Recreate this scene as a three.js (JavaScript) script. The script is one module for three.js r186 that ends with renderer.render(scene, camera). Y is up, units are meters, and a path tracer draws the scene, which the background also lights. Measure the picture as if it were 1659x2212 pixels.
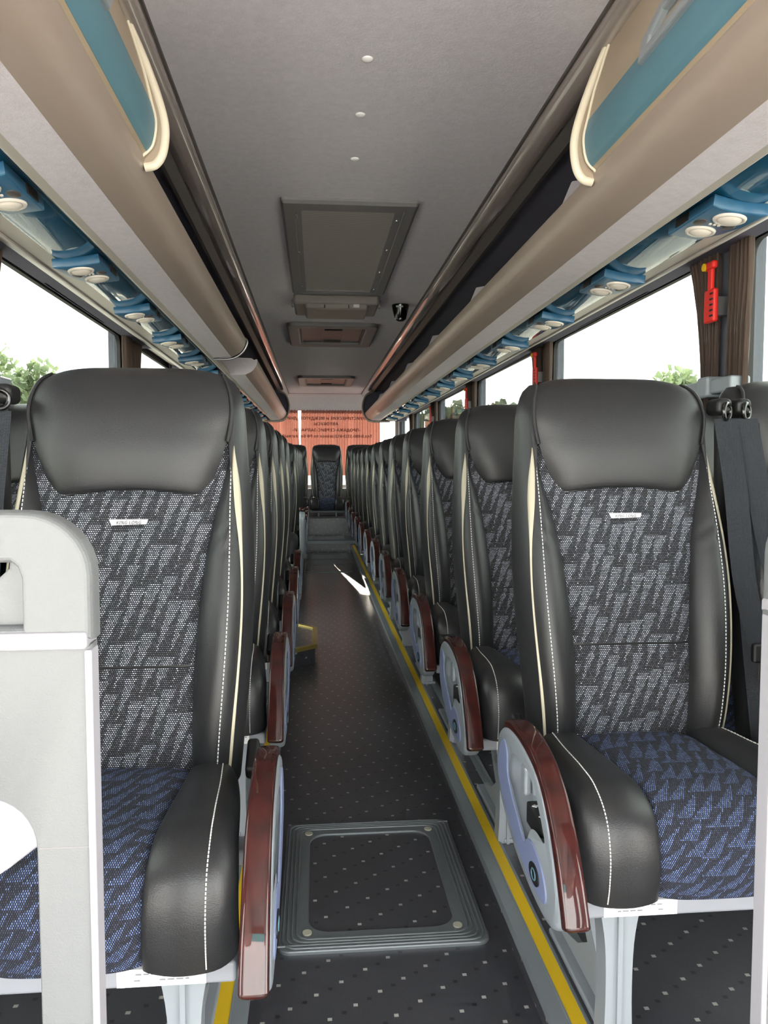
import * as THREE from 'three';
import { RoundedBoxGeometry } from 'three/addons/geometries/RoundedBoxGeometry.js';
import { mergeGeometries, toCreasedNormals } from 'three/addons/utils/BufferGeometryUtils.js';

// ------------------------------------------------------------------ camera, sky, exposure
const scene = new THREE.Scene();
const camera = new THREE.PerspectiveCamera(67.3, 1659 / 2212, 0.05, 400);
camera.position.set(-0.155, 1.1, 0);
camera.rotation.order = 'YXZ';
camera.rotation.set(-3.48 * Math.PI / 180, -5.065 * Math.PI / 180, 0);
scene.background = new THREE.Color(1.0, 1.0, 1.0);      // bright overcast sky
scene.backgroundIntensity = 1.0;
const renderer = new THREE.WebGLRenderer({ antialias: true });
renderer.toneMapping = THREE.LinearToneMapping;
renderer.toneMappingExposure = 12.5;
renderer.shadowMap.enabled = true;
// low sun from behind the bus: it lights the rear curtains and sends one beam through the gap between them
const sun = new THREE.DirectionalLight('#fff1dc', 6);
sun.position.set(-0.112 * 30, 0.318 * 30 + 1, -30 - 8); sun.target.position.set(0, 1, -8);
sun.castShadow = true; Object.assign(sun.shadow.camera, { left: -12, right: 12, top: 12, bottom: -12, near: 1, far: 90 }); sun.shadow.mapSize.set(2048, 2048); sun.shadow.radius = 1;
scene.add(sun, sun.target);

// ------------------------------------------------------------------ helpers
let seed = 7;
const rnd = () => { seed = (seed * 1664525 + 1013904223) >>> 0; return seed / 4294967296; };
const V3 = (x, y, z) => new THREE.Vector3(x, y, z);
const V2 = (x, y) => new THREE.Vector2(x, y);
const used = new Map();
function numbered(name) {
  const n = used.get(name) ?? 0; used.set(name, n + 1);
  return n ? `${name}_${String(n).padStart(3, '0')}` : name;
}
function tag(o, label, category, group, kind) {
  if (label) o.userData.label = label;
  if (category) o.userData.category = category;
  if (group) o.userData.group = group;
  if (kind) o.userData.kind = kind;
  return o;
}
function thing(name, label, category, group, pos = [0, 0, 0], rotY = 0) {
  const o = new THREE.Group(); o.name = numbered(name); scene.add(o);
  o.position.set(...pos); o.rotation.y = rotY;
  return tag(o, label, category, group);
}
function part(name, geo, mat, parent, label) {
  const m = new THREE.Mesh(geo, mat); m.name = name; m.castShadow = m.receiveShadow = true;
  if (label) m.userData.label = label;
  (parent ?? scene).add(m); return m;
}
function struct(name, geo, mat) {
  const m = geo ? new THREE.Mesh(geo, mat) : new THREE.Group();
  m.name = numbered(name); m.castShadow = m.receiveShadow = true; m.userData.kind = 'structure'; scene.add(m); return m;
}
const merge = (gs) => mergeGeometries(gs.map((g) => {
  let k = g.index ? g.toNonIndexed() : g.clone();
  for (const a of Object.keys(k.attributes)) if (!['position', 'normal', 'uv'].includes(a)) k.deleteAttribute(a);
  return k;
}));
const mv = (g, x, y, z) => g.clone().translate(x, y, z);
const rbox = (w, h, d, r = 0.005, s = 2) => new RoundedBoxGeometry(w, h, d, s, Math.min(r, w / 2.01, h / 2.01, d / 2.01));
// axis-aligned box given by its corners, uv in metres on every face
function mbox(x0, x1, y0, y1, z0, z1) {
  const g = new THREE.BoxGeometry(x1 - x0, y1 - y0, z1 - z0); g.translate((x0 + x1) / 2, (y0 + y1) / 2, (z0 + z1) / 2);
  const p = g.attributes.position, n = g.attributes.normal, uv = g.attributes.uv;
  for (let i = 0; i < p.count; i++) {
    if (Math.abs(n.getY(i)) > 0.5) uv.setXY(i, p.getX(i), -p.getZ(i));
    else if (Math.abs(n.getX(i)) > 0.5) uv.setXY(i, p.getY(i), -p.getZ(i));
    else uv.setXY(i, p.getX(i), p.getY(i));
  }
  return g;
}
function grid(nu, nv, fn, uvfn) {
  const pos = [], uv = [], idx = [];
  for (let j = 0; j <= nv; j++) for (let i = 0; i <= nu; i++) {
    const p = fn(i / nu, j / nv); pos.push(...p);
    uv.push(...(uvfn ? uvfn(i / nu, j / nv, p) : [i / nu, j / nv]));
  }
  for (let j = 0; j < nv; j++) for (let i = 0; i < nu; i++) {
    const a = j * (nu + 1) + i, b = a + 1, c = a + nu + 1, d = c + 1;
    idx.push(a, b, d, a, d, c);
  }
  const g = new THREE.BufferGeometry();
  g.setAttribute('position', new THREE.Float32BufferAttribute(pos, 3));
  g.setAttribute('uv', new THREE.Float32BufferAttribute(uv, 2));
  g.setIndex(idx); g.computeVertexNormals(); return g;
}
function flip(g) {                                        // turn the faces round
  const k = g.clone(), ix = k.index.array;
  for (let i = 0; i < ix.length; i += 3) { const t = ix[i]; ix[i] = ix[i + 1]; ix[i + 1] = t; }
  k.computeVertexNormals(); return k;
}
function mirror(g) {                                      // mirrored across x = 0
  let k = g.clone(); if (k.index) k = k.toNonIndexed();
  for (const a of ['position', 'normal']) { const b = k.attributes[a]; for (let i = 0; i < b.count; i++) b.setX(i, -b.getX(i)); }
  for (const b of Object.values(k.attributes)) {
    const n = b.itemSize, A = b.array;
    for (let i = 0; i < b.count; i += 3) for (let c = 0; c < n; c++) { const t = A[(i + 1) * n + c]; A[(i + 1) * n + c] = A[(i + 2) * n + c]; A[(i + 2) * n + c] = t; }
  }
  return k;
}
const shapeOf = (pts) => new THREE.Shape(pts.map((p) => V2(p[0], p[1])));
// closed outline in x,y pushed from z0 to z1
function prism(pts, z0, z1, crease = 0.6) {
  const g = new THREE.ExtrudeGeometry(shapeOf(pts), { depth: z1 - z0, bevelEnabled: false }); g.translate(0, 0, z0);
  return toCreasedNormals(g, crease);
}
// smooth curve through 2-D points
const spline2 = (pts, n) => new THREE.SplineCurve(pts.map((p) => V2(p[0], p[1]))).getPoints(n).map((p) => [p.x, p.y]);
// a skin of thickness t under an open outline
function skin(pts, t) {
  const out = [];
  for (let i = pts.length - 1; i >= 0; i--) {
    const a = pts[Math.max(0, i - 1)], b = pts[Math.min(pts.length - 1, i + 1)];
    const dx = b[0] - a[0], dy = b[1] - a[1], l = Math.hypot(dx, dy) || 1;
    out.push([pts[i][0] - dy / l * t, pts[i][1] + dx / l * t]);
  }
  return [...pts, ...out];
}
const tube = (pts, r, n = 40, k = 6, closed = false) => new THREE.TubeGeometry(new THREE.CatmullRomCurve3(pts.map((p) => V3(...p)), closed, 'centripetal'), n, r, k, closed);
function table(rows) {                                    // smooth interpolation in a table of [at, value]
  return (t) => {
    if (t <= rows[0][0]) return rows[0][1];
    for (let i = 1; i < rows.length; i++) if (t <= rows[i][0]) {
      const [a, A] = rows[i - 1], [b, B] = rows[i], h = b - a, s = (t - a) / h;
      const m0 = i > 1 ? (B - rows[i - 2][1]) / (b - rows[i - 2][0]) : (B - A) / h;
      const m1 = i < rows.length - 1 ? (rows[i + 1][1] - A) / (rows[i + 1][0] - a) : (B - A) / h;
      const s2 = s * s, s3 = s2 * s;
      return (2 * s3 - 3 * s2 + 1) * A + (s3 - 2 * s2 + s) * h * m0 + (3 * s2 - 2 * s3) * B + (s3 - s2) * h * m1;
    }
    return rows.at(-1)[1];
  };
}
function rrect(x0, x1, y0, y1, r, Cls = THREE.Shape) {
  const s = new Cls();
  s.moveTo(x0 + r, y0); s.lineTo(x1 - r, y0); s.absarc(x1 - r, y0 + r, r, -Math.PI / 2, 0);
  s.lineTo(x1, y1 - r); s.absarc(x1 - r, y1 - r, r, 0, Math.PI / 2);
  s.lineTo(x0 + r, y1); s.absarc(x0 + r, y1 - r, r, Math.PI / 2, Math.PI);
  s.lineTo(x0, y0 + r); s.absarc(x0 + r, y0 + r, r, Math.PI, 1.5 * Math.PI); return s;
}
const ORD = ['first', 'second', 'third', 'fourth', 'fifth', 'sixth', 'seventh', 'eighth', 'ninth', 'tenth', 'eleventh', 'twelfth', 'thirteenth', 'fourteenth'];

// ------------------------------------------------------------------ textures
function hash(x, y, s = 0) { let h = (x * 374761393 + y * 668265263 + s * 982451653) | 0; h = Math.imul(h ^ (h >>> 13), 1274126177); return ((h ^ (h >>> 16)) >>> 0) / 4294967296; }
function vnoise(x, y, per, s = 0) {
  const xi = Math.floor(x), yi = Math.floor(y), fx = x - xi, fy = y - yi, w = (t) => t * t * (3 - 2 * t), m = (a) => ((a % per) + per) % per;
  const a = hash(m(xi), m(yi), s), b = hash(m(xi + 1), m(yi), s), c = hash(m(xi), m(yi + 1), s), d = hash(m(xi + 1), m(yi + 1), s);
  return (a + (b - a) * w(fx)) * (1 - w(fy)) + (c + (d - c) * w(fx)) * w(fy);
}
function dataTex(w, h, fn, size, srgb = true) {            // size: metres covered [u, v]
  const d = new Uint8Array(w * h * 4);
  for (let y = 0; y < h; y++) for (let x = 0; x < w; x++) {
    const c = fn(x / w, y / h), i = (y * w + x) * 4;
    d[i] = c[0]; d[i + 1] = c[1]; d[i + 2] = c[2]; d[i + 3] = 255;
  }
  const t = new THREE.DataTexture(d, w, h); t.wrapS = t.wrapT = THREE.RepeatWrapping; t.magFilter = THREE.LinearFilter; t.minFilter = THREE.LinearMipmapLinearFilter; t.generateMipmaps = true;
  if (srgb) t.colorSpace = THREE.SRGBColorSpace;
  if (size) t.repeat.set(1 / size[0], 1 / size[1]);
  t.needsUpdate = true; return t;
}
const grey = (v) => [v, v, v];
const leatherBump = dataTex(512, 512, (u, v) => grey(255 * (0.6 * vnoise(u * 110, v * 110, 110, 1) + 0.4 * vnoise(u * 220, v * 220, 220, 2))), [0.16, 0.16], false);
const feltBump = dataTex(512, 512, (u, v) => grey(255 * (0.5 * vnoise(u * 128, v * 128, 128, 3) + 0.5 * vnoise(u * 40, v * 40, 40, 4))), [0.25, 0.25], false);
const feltMap = dataTex(512, 512, (u, v) => grey(232 + 22 * (0.6 * vnoise(u * 200, v * 200, 200, 5) + 0.4 * vnoise(u * 24, v * 24, 24, 6))), [0.4, 0.4]);
// carpet with small pale and black squares on a slanting lattice, fine ribs along the bus
const carpetMap = dataTex(512, 704, (u, v) => {
  const rows = 5, step = 0.4, xm = u * 0.133, ym = v * 0.1825;
  const rib = 0.5 + 0.5 * Math.sin(u * 2 * Math.PI * 60);
  let k = 60 + 22 * rib * (0.6 + 0.6 * hash(Math.floor(u * 120), Math.floor(v * 90), 9)) - 4;
  let c = [k, k * 1.01, k * 1.08];
  for (let r = 0; r < rows; r++) for (const [oy, ox, col] of [[0, 0, [200, 198, 190]], [0.45, 0.22, [14, 14, 17]]]) {
    const cx = (r * step + ox) % 1, cy = (r + oy + 0.25) / rows;
    let dx = Math.abs(u - cx); dx = Math.min(dx, 1 - dx) * 0.133; let dy = Math.abs(v - cy); dy = Math.min(dy, 1 - dy) * 0.1825;
    if (dx < 0.0046 && dy < 0.0042) c = col.map((q) => q * (0.9 + 0.1 * rib));
  }
  return c;
}, [0.133, 0.1825]);
const carpetBump = dataTex(256, 256, (u, v) => grey(255 * (0.5 + 0.5 * Math.sin(u * 2 * Math.PI * 30)) * (0.75 + 0.25 * hash(Math.floor(u * 60), Math.floor(v * 60), 3))), [0.0665, 0.0665], false);
const frac = (t) => t - Math.floor(t);
function weave(cells, rows, dashW, dashH, slant, on, off, base, flames, zig) {
  return (u, v) => {
    const rr = Math.floor(v * rows), x = u * cells + rr * slant, cx = Math.floor(x), fx = x - cx - 0.5, fy = v * rows - rr - 0.5;
    const uu = (cx + 0.5 - rr * slant) / cells, vv = (rr + 0.5) / rows;
    let lit = 0;
    for (const [nx, ny, ph, lean] of flames) {
      const col = ((Math.floor(uu * nx + vv * lean) % nx) + nx) % nx, r0 = frac(vv * ny + ph + hash(col, nx, 17)), a = zig ? Math.abs(2 * r0 - 1) : r0, b = Math.abs(frac(uu * nx + vv * lean) - 0.5);
      if (b < 0.5 * a) lit = 1;
    }
    const k = 0.75 + 0.5 * hash(((cx % cells) + cells) % cells, rr, 12), c = lit ? on : off;
    const inside = Math.abs(fx) < dashW / 2 && Math.abs(fy) < dashH / 2;
    const th = 0.85 + 0.3 * hash(Math.floor(u * 512), Math.floor(v * 512), 8);
    return inside ? c.map((q) => Math.min(255, q * k)) : base.map((q) => q * th);
  };
}
const backFabric = dataTex(1024, 1024, weave(50, 60, 0.62, 0.42, 0.4, [186, 190, 204], [96, 97, 105], [15, 15, 19], [[8, 2, 0, -3]]), [0.205, 0.205]);
const seatFabric = dataTex(1024, 1024, weave(64, 44, 0.5, 0.8, 0.45, [90, 106, 148], [52, 56, 74], [14, 14, 19], [[7, 3, 0, 4]]), [0.205, 0.205]);
const fabricBump = dataTex(512, 512, (u, v) => grey(255 * (0.5 + 0.25 * Math.sin(u * 2 * Math.PI * 50) + 0.25 * Math.sin(v * 2 * Math.PI * 60))), [0.205, 0.205], false);
const woodMap = dataTex(256, 512, (u, v) => {
  const n = 0.5 * vnoise(u * 6, v * 10, 2, 21) + 0.3 * vnoise(u * 16, v * 24, 8, 22) + 0.2 * vnoise(u * 60, v * 24, 12, 23);
  return [34 + 38 * n, 9 + 10 * n, 7 + 8 * n];
}, [0.12, 0.3]);
const plasticBump = dataTex(256, 256, (u, v) => grey(255 * vnoise(u * 100, v * 100, 100, 31)), [0.1, 0.1], false);
const holeMask = dataTex(256, 256, (u, v) => {            // rows of slotted holes
  const r = Math.floor(v * 8), x = frac(u * 8 + (r % 2) * 0.5) - 0.5, y = frac(v * 8) - 0.5;
  return grey(Math.hypot(x, y * 1.25) < 0.34 ? 0 : 255);
}, [0.072, 0.1], false);
const curtainWeave = dataTex(256, 256, (u, v) => { const k = 200 + 50 * vnoise(u * 64, v * 8, 8, 41); return [k, k, k]; }, [0.2, 0.4]);
function canvasTex(w, h, draw) {
  const c = document.createElement('canvas'); c.width = w; c.height = h; draw(c.getContext('2d'), w, h);
  const t = new THREE.CanvasTexture(c); t.colorSpace = THREE.SRGBColorSpace; return t;
}

// ------------------------------------------------------------------ materials
const std = (o) => new THREE.MeshStandardMaterial(o), phys = (o) => new THREE.MeshPhysicalMaterial(o);
const M = {
  leather: std({ color: '#242426', roughness: 0.4, bumpMap: leatherBump, bumpScale: 0.00022 }),
  fabricBack: std({ map: backFabric, roughness: 0.9, bumpMap: fabricBump, bumpScale: 0.0006 }),
  fabricSeat: std({ map: seatFabric, roughness: 0.9, bumpMap: fabricBump, bumpScale: 0.0006 }),
  cream: std({ color: '#b8b09b', roughness: 0.4 }),
  thread: std({ color: '#d9d9d6', roughness: 0.8 }),
  black: std({ color: '#141416', roughness: 0.5 }),
  blackGloss: phys({ color: '#0c0c0e', roughness: 0.2, clearcoat: 0.6 }),
  silver: std({ color: '#959ca3', roughness: 0.34, metalness: 0.25 }),
  lavender: std({ color: '#727b9c', roughness: 0.5 }),
  wood: phys({ map: woodMap, roughness: 0.6, specularIntensity: 0.3, clearcoat: 1, clearcoatRoughness: 0.03 }),
  frameGrey: std({ color: '#8d9399', roughness: 0.42, metalness: 0.1 }),
  railWhite: std({ color: '#8a8c93', roughness: 0.4 }),
  sticker: std({ color: '#c8c8c6', roughness: 0.6 }),
  chrome: std({ color: '#d6d8da', roughness: 0.18, metalness: 1 }),
  steel: std({ color: '#a8a9aa', roughness: 0.35, metalness: 0.9 }),
  alu: std({ color: '#8b9297', roughness: 0.4, metalness: 0.35 }),
  hatchAlu: std({ color: '#6f7478', roughness: 0.4, metalness: 0.35 }),
  plug: std({ color: '#a9a797', roughness: 0.5 }),
  plugWhite: std({ color: '#f2f0f0', roughness: 0.4 }),
  yellow: std({ color: '#d6b116', roughness: 0.55 }),
  gold: std({ color: '#b8a45a', roughness: 0.35, metalness: 0.7 }),
  carpet: phys({ color: '#f0f0f4', map: carpetMap, roughness: 0.34, ior: 1.7, clearcoat: 1, clearcoatRoughness: 0.26, bumpMap: carpetBump, bumpScale: 0.0002 }),
  ceilingFelt: std({ color: '#d8d2da', map: feltMap, roughness: 0.95, bumpMap: feltBump, bumpScale: 0.0006 }),
  lilacFelt: std({ color: '#cfc7cf', map: feltMap, roughness: 0.95, bumpMap: feltBump, bumpScale: 0.0006 }),
  rackFelt: std({ color: '#5d5b6a', map: feltMap, roughness: 0.95 }),
  taupe: phys({ color: '#9a8b82', roughness: 0.4, clearcoat: 0.25, clearcoatRoughness: 0.3 }),
  doorBeige: std({ color: '#a99884', roughness: 0.5 }),
  doorBlue: std({ color: '#567d8d', roughness: 0.5 }),
  trimCream: std({ color: '#e3d8c4', roughness: 0.4 }),
  tubeGloss: phys({ color: '#8f8480', roughness: 0.18, clearcoat: 0.8, clearcoatRoughness: 0.05 }),
  darkStrip: std({ color: '#4a4543', roughness: 0.5 }),
  blueGloss: phys({ color: '#1d5878', roughness: 0.08, clearcoat: 1, clearcoatRoughness: 0.02 }),
  bluePod: std({ color: '#2d5c7d', roughness: 0.3 }),
  valance: std({ color: '#a69f98', roughness: 0.5 }),
  valanceLight: std({ color: '#c4bdb9', roughness: 0.45 }),
  nozzle: std({ color: '#d8cfc6', roughness: 0.45 }),
  grilleGrey: std({ color: '#7c797b', roughness: 0.5, metalness: 0.1 }),
  grilleMesh: std({ color: '#c2bdb9', roughness: 0.45, metalness: 0.3, alphaMap: holeMask, alphaTest: 0.5 }),
  monitorGrey: std({ color: '#77706c', roughness: 0.5 }),
  hatchGlass: std({ color: '#4a4545', roughness: 0.4 }),
  wallGrey: std({ color: '#9a9896', roughness: 0.7 }),
  gasket: std({ color: '#1c1b1a', roughness: 0.6 }),
  pillar: std({ color: '#5e626c', roughness: 0.6 }),
  glass: phys({ color: '#fafaf8', roughness: 0, transmission: 1, thickness: 0, ior: 1.45 }),
  tintedGlass: phys({ color: '#c4c8c4', roughness: 0, transmission: 1, thickness: 0, ior: 1.45 }),
  tealGlass: phys({ color: '#2fd2d2', roughness: 0, transmission: 1, thickness: 0, ior: 1.45 }),
  curtainBrown: phys({ color: '#5c4b42', map: curtainWeave, roughness: 1, transmission: 0.25, thickness: 0 }),
  red: std({ color: '#d3261f', roughness: 0.4 }),
  panelGrey: phys({ color: '#686a6c', roughness: 0.5, bumpMap: plasticBump, bumpScale: 0.0002 }),
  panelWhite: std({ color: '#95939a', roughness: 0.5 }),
  belt: std({ color: '#1b2027', roughness: 0.75, bumpMap: fabricBump, bumpScale: 0.0004 }),
  asphalt: std({ color: '#787672', roughness: 0.95 }),
  bounceConcrete: std({ color: '#d4d1cc', roughness: 0.95 }),
  leaf: phys({ color: '#8a9a74', roughness: 0.8, transmission: 0.35, thickness: 0 }),
  bark: std({ color: '#5a4a3c', roughness: 0.9 }),
  farLeaf: phys({ color: '#49573f', roughness: 0.9, transmission: 0.2, thickness: 0 }),
  houseWall: std({ color: '#6a6a62', roughness: 0.9 }),
  houseRoof: std({ color: '#566062', roughness: 0.9 }),
  houseRed: std({ color: '#7e4a40', roughness: 0.9 }),
  busWhite: std({ color: '#dfe0df', roughness: 0.4 }),
};

// ================================================================== THE SHELL
const ZF = 1.95, ZR = -12.75, CEIL = 2.24, WX = 1.25, SILL = 0.86, WTOP = 1.85, EDGE_R = 0.285, EDGE_L = -0.30;
const PLAT = 0.092, STEP_Z = -9.65, STEP_Y = 0.145, PED_Z = -10.4, PED_Y = 0.405;
{
  const f = struct('floor');
  part('aisle_carpet', mbox(EDGE_L, EDGE_R, -0.12, 0, STEP_Z, ZF), M.carpet, f);
  part('seat_platform', mbox(EDGE_R, WX + 0.05, -0.12, PLAT, STEP_Z, ZF), M.carpet, f);
  part('seat_platform', mbox(-WX - 0.05, EDGE_L, -0.12, PLAT, -4.85, ZF), M.carpet, f);
  part('seat_platform', mbox(-WX - 0.05, EDGE_L, -0.12, PLAT, STEP_Z, -5.85), M.carpet, f);
  part('stair_well', mbox(-WX - 0.05, EDGE_L, -0.5, -0.25, -5.85, -4.85), M.carpet, f);
  part('rear_floor', mbox(-WX - 0.05, WX + 0.05, -0.12, STEP_Y, PED_Z, STEP_Z), M.carpet, f);
  part('rear_pedestal', mbox(-WX - 0.05, WX + 0.05, -0.12, PED_Y, ZR, PED_Z), M.carpet, f);
  part('added_light_baffle', mbox(-WX, WX, PED_Y, 0.76, -11.4, -11.3), M.carpet, f);  // added baffle, unseen: stops light from behind reaching under the rear bench
}
struct('ceiling', mbox(-WX - 0.1, WX + 0.1, CEIL, CEIL + 0.12, ZR, ZF), M.ceilingFelt);
// sloping dome above the rear window
struct('trim_1', prism([[-1.28, CEIL], [1.28, CEIL], [1.28, CEIL - 0.004], [-1.28, CEIL - 0.004]], -12.41, -12.39), M.darkStrip);
{
  const pr = spline2([[12.4, 2.235], [12.52, 2.2], [12.62, 2.1], [12.66, 1.99]], 14).map(([z, y]) => [z, y]);
  const g = prism([...pr, [12.76, 1.99], [12.76, 2.3], [12.4, 2.3]], -1.28, 1.28); g.rotateY(Math.PI / 2);
  struct('wall_rear_dome', g, M.ceilingFelt);
  const w = struct('wall_rear');
  part('lower_wall', mbox(-1.3, 1.3, -0.4, 0.78, ZR - 0.06, ZR), M.wallGrey, w);
  part('upper_wall', mbox(-1.3, 1.3, 1.99, 2.36, ZR - 0.06, ZR), M.wallGrey, w);
  for (const s of [-1, 1]) part('corner_post', mbox(s > 0 ? 1.16 : -1.3, s > 0 ? 1.3 : -1.16, 0.78, 1.99, ZR - 0.06, ZR), M.wallGrey, w);
  const win = struct('window_1');
  part('pane', mbox(-1.16, 1.16, 0.78, 1.99, ZR - 0.035, ZR - 0.03), M.glass, win);
}
// front of the bus behind the camera: windscreen with a teal band along its top
{
  const w = struct('wall_front');
  part('lower_wall', mbox(-1.3, 1.3, -0.4, 0.1, ZF, ZF + 0.06), M.wallGrey, w);
  part('upper_wall', mbox(-1.3, 1.3, 2.12, 2.36, ZF, ZF + 0.06), M.wallGrey, w);
  for (const s of [-1, 1]) part('corner_post', mbox(s > 0 ? 1.2 : -1.3, s > 0 ? 1.3 : -1.2, 0.1, 2.12, ZF, ZF + 0.06), M.gasket, w);
  const win = struct('window_2');
  part('pane', mbox(-1.2, 1.2, 0.1, 1.9, ZF + 0.03, ZF + 0.035), M.glass, win);
  part('tinted_band', mbox(-1.2, 1.2, 1.9, 2.12, ZF + 0.03, ZF + 0.035), M.tealGlass, win);
}
// side walls, pillars and windows
const PIL = [1.3, -0.42, -2.5, -4.55, -6.65, -8.75, -10.85];
let windowNo = 3;
for (const s of [-1, 1]) {
  const w = struct(s > 0 ? 'wall_right' : 'wall_left'), X = (a, b) => (s > 0 ? [a, b] : [-b, -a]);
  part('lower_wall', mbox(...X(WX, WX + 0.06), -0.4, 0.2, -0.42, ZF), M.wallGrey, w);
  if (s > 0) part('lower_wall', mbox(...X(WX, WX + 0.06), -0.4, SILL, ZR, -0.42), M.wallGrey, w);
  else {
    part('lower_wall', mbox(...X(WX, WX + 0.06), -0.6, SILL, -4.8, -0.42), M.wallGrey, w);
    part('lower_wall', mbox(...X(WX, WX + 0.06), -0.6, SILL, ZR, -5.9), M.wallGrey, w);
  }
  part('header', mbox(...X(WX - 0.03, WX + 0.06), WTOP, 2.36, ZR, ZF), M.wallGrey, w);
  for (const z of PIL) part('pillar', mbox(...X(WX - 0.035, WX + 0.06), z > 0 ? 0.2 : SILL, WTOP, z - 0.07, z + 0.07), M.pillar, w);
  part('pillar', mbox(...X(WX - 0.035, WX + 0.06), SILL, WTOP, ZR, ZR + 0.12), M.pillar, w);
  part('pillar', mbox(...X(WX - 0.035, WX + 0.06), 0.2, WTOP, ZF - 0.12, ZF), M.pillar, w);
  const ends = [ZF - 0.12, ...PIL.flatMap((z) => [z + 0.07, z - 0.07]), ZR + 0.12];
  for (let i = 0; i < ends.length; i += 2) {
    const z1 = ends[i], z0 = ends[i + 1];
    if (z1 - z0 < 0.3) continue;
    const sill = z0 > -0.6 ? 0.2 : SILL;
    const win = struct(`window_${windowNo++}`);
    part('pane', mbox(...X(WX + 0.02, WX + 0.024), sill, WTOP, z0, z1), sill < SILL ? M.glass : M.tintedGlass, win);
    // dark rubber surround, rounded inside corners
    const sh = rrect(-z1, -z0, sill, WTOP, 0.004); sh.holes.push(rrect(-z1 + 0.03, -z0 - 0.03, sill + 0.03, WTOP - 0.035, 0.05, THREE.Path));
    const g = new THREE.ExtrudeGeometry(sh, { depth: 0.02, bevelEnabled: false, curveSegments: 6 }); g.rotateY(Math.PI / 2); g.translate(s > 0 ? WX - 0.012 : -WX - 0.008, 0, 0);
    part('window_frame', g, M.gasket, win);
  }
}
// middle door on the left, below the window line
{
  const d = struct('door_1');
  part('door_frame', merge([mbox(-1.31, -1.25, -0.6, SILL, -4.85, -4.8), mbox(-1.31, -1.25, -0.6, SILL, -5.9, -5.85), mbox(-1.31, -1.25, -0.6, -0.05, -5.85, -4.85)]), M.gasket, d);
  part('pane', mbox(-1.285, -1.28, -0.05, SILL, -5.85, -4.85), M.tintedGlass, d);
}

// ------------------------------------------------------------------ floor edge strips, rails, hatches
function edgeStrip(s, z0, z1, label) {
  const a = s > 0 ? EDGE_R - 0.018 : EDGE_L + 0.014, X = (p, q) => (s > 0 ? [a + p, a + q] : [a - q, a - p]);
  const t = struct('trim'); tag(t, label);
  part('aluminium_nosing', merge([mbox(...X(0, 0.066), PLAT, PLAT + 0.004, z0, z1), mbox(...X(0, 0.004), PLAT - 0.02, PLAT, z0, z1), mbox(...X(0.028, 0.031), PLAT + 0.004, PLAT + 0.007, z0, z1), mbox(...X(0.058, 0.061), PLAT + 0.004, PLAT + 0.007, z0, z1)]), M.alu, t);
  part('yellow_insert', mbox(...X(0.031, 0.058), PLAT + 0.004, PLAT + 0.006, z0, z1), M.yellow, t);
  return t;
}
edgeStrip(1, STEP_Z, ZF, 'yellow and aluminium edge strip along the right step of the aisle').name = 'trim_2';
edgeStrip(-1, -4.3, ZF, 'yellow and aluminium edge strip along the left step of the aisle').name = 'trim_3';
edgeStrip(-1, STEP_Z, -5.9, 'yellow and aluminium edge strip behind the middle door').name = 'trim_4';
{
  const t = struct('trim_5', mbox(EDGE_L, EDGE_R + 0.2, STEP_Y - 0.03, STEP_Y + 0.004, STEP_Z - 0.03, STEP_Z + 0.006), M.alu); tag(t, 'aluminium nosing of the step across the rear aisle');
  const p = struct('trim_6', mbox(-1.2, 1.2, PED_Y - 0.02, PED_Y + 0.004, PED_Z - 0.02, PED_Z + 0.006), M.darkStrip); tag(p, 'dark edging below the rear bench of seats');
  for (const [s, x, n] of [[1, 0.385, 7], [-1, -0.385, 8], [1, 1.1, 9], [-1, -1.1, 10]]) {
    const z1 = ZF, z0 = s > 0 ? STEP_Z : -4.8;
    struct(`trim_${n}`, merge([mbox(x - 0.014, x - 0.005, PLAT, PLAT + 0.005, z0, z1), mbox(x + 0.005, x + 0.014, PLAT, PLAT + 0.005, z0, z1), mbox(x - 0.005, x + 0.005, PLAT, PLAT + 0.001, z0, z1)]), M.alu).userData.label = 'aluminium seat rail let into the carpet';
  }
}
function hatch(x, y, zNear, zFar, label) {
  const w = 0.48, L = zNear - zFar, t = thing('floor_hatch', label, 'floor hatch', null, [x, y, (zNear + zFar) / 2]);
  const sh = rrect(-w / 2, w / 2, -L / 2, L / 2, 0.025);
  sh.holes.push(rrect(-w / 2 + 0.062, w / 2 - 0.062, -L / 2 + 0.062, L / 2 - 0.062, 0.055, THREE.Path));
  const g = new THREE.ExtrudeGeometry(sh, { depth: 0.006, bevelEnabled: true, bevelSize: 0.004, bevelThickness: 0.003, bevelSegments: 2, curveSegments: 8 }); g.rotateX(-Math.PI / 2);
  part('hatch_frame', g, M.hatchAlu, t);
  for (let k = 0; k < 4; k++) {
    const i = 0.006 + k * 0.0105, hw = w / 2 - i, hl = L / 2 - i, pts = rrect(-hw, hw, -hl, hl, 0.03).getPoints(6).map((p) => [p.x, 0.0092, p.y]);
    part('rib', tube(pts.slice(0, -1), 0.0032, 120, 5, true), M.hatchAlu, t);
  }
  for (const sx of [-1, 1]) for (const sz of [-1, 1]) part('plug', mv(new THREE.CylinderGeometry(0.011, 0.011, 0.003, 20), sx * (w / 2 - 0.062), 0.0105, sz * (L / 2 - 0.062)), M.plug, t);
  part('carpet_panel', mv(mbox(-w / 2 + 0.05, w / 2 - 0.05, 0, 0.004, -L / 2 + 0.05, L / 2 - 0.05), 0, 0, 0), M.carpet, t);
  return t;
}
hatch(-0.003, 0, -1.68, -2.29, 'nearest carpet-filled aluminium hatch in the aisle floor, beside the front seats');
hatch(-0.02, 0, -7.87, -8.5, 'carpet-filled aluminium hatch in the rear aisle, farther from the step');
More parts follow.
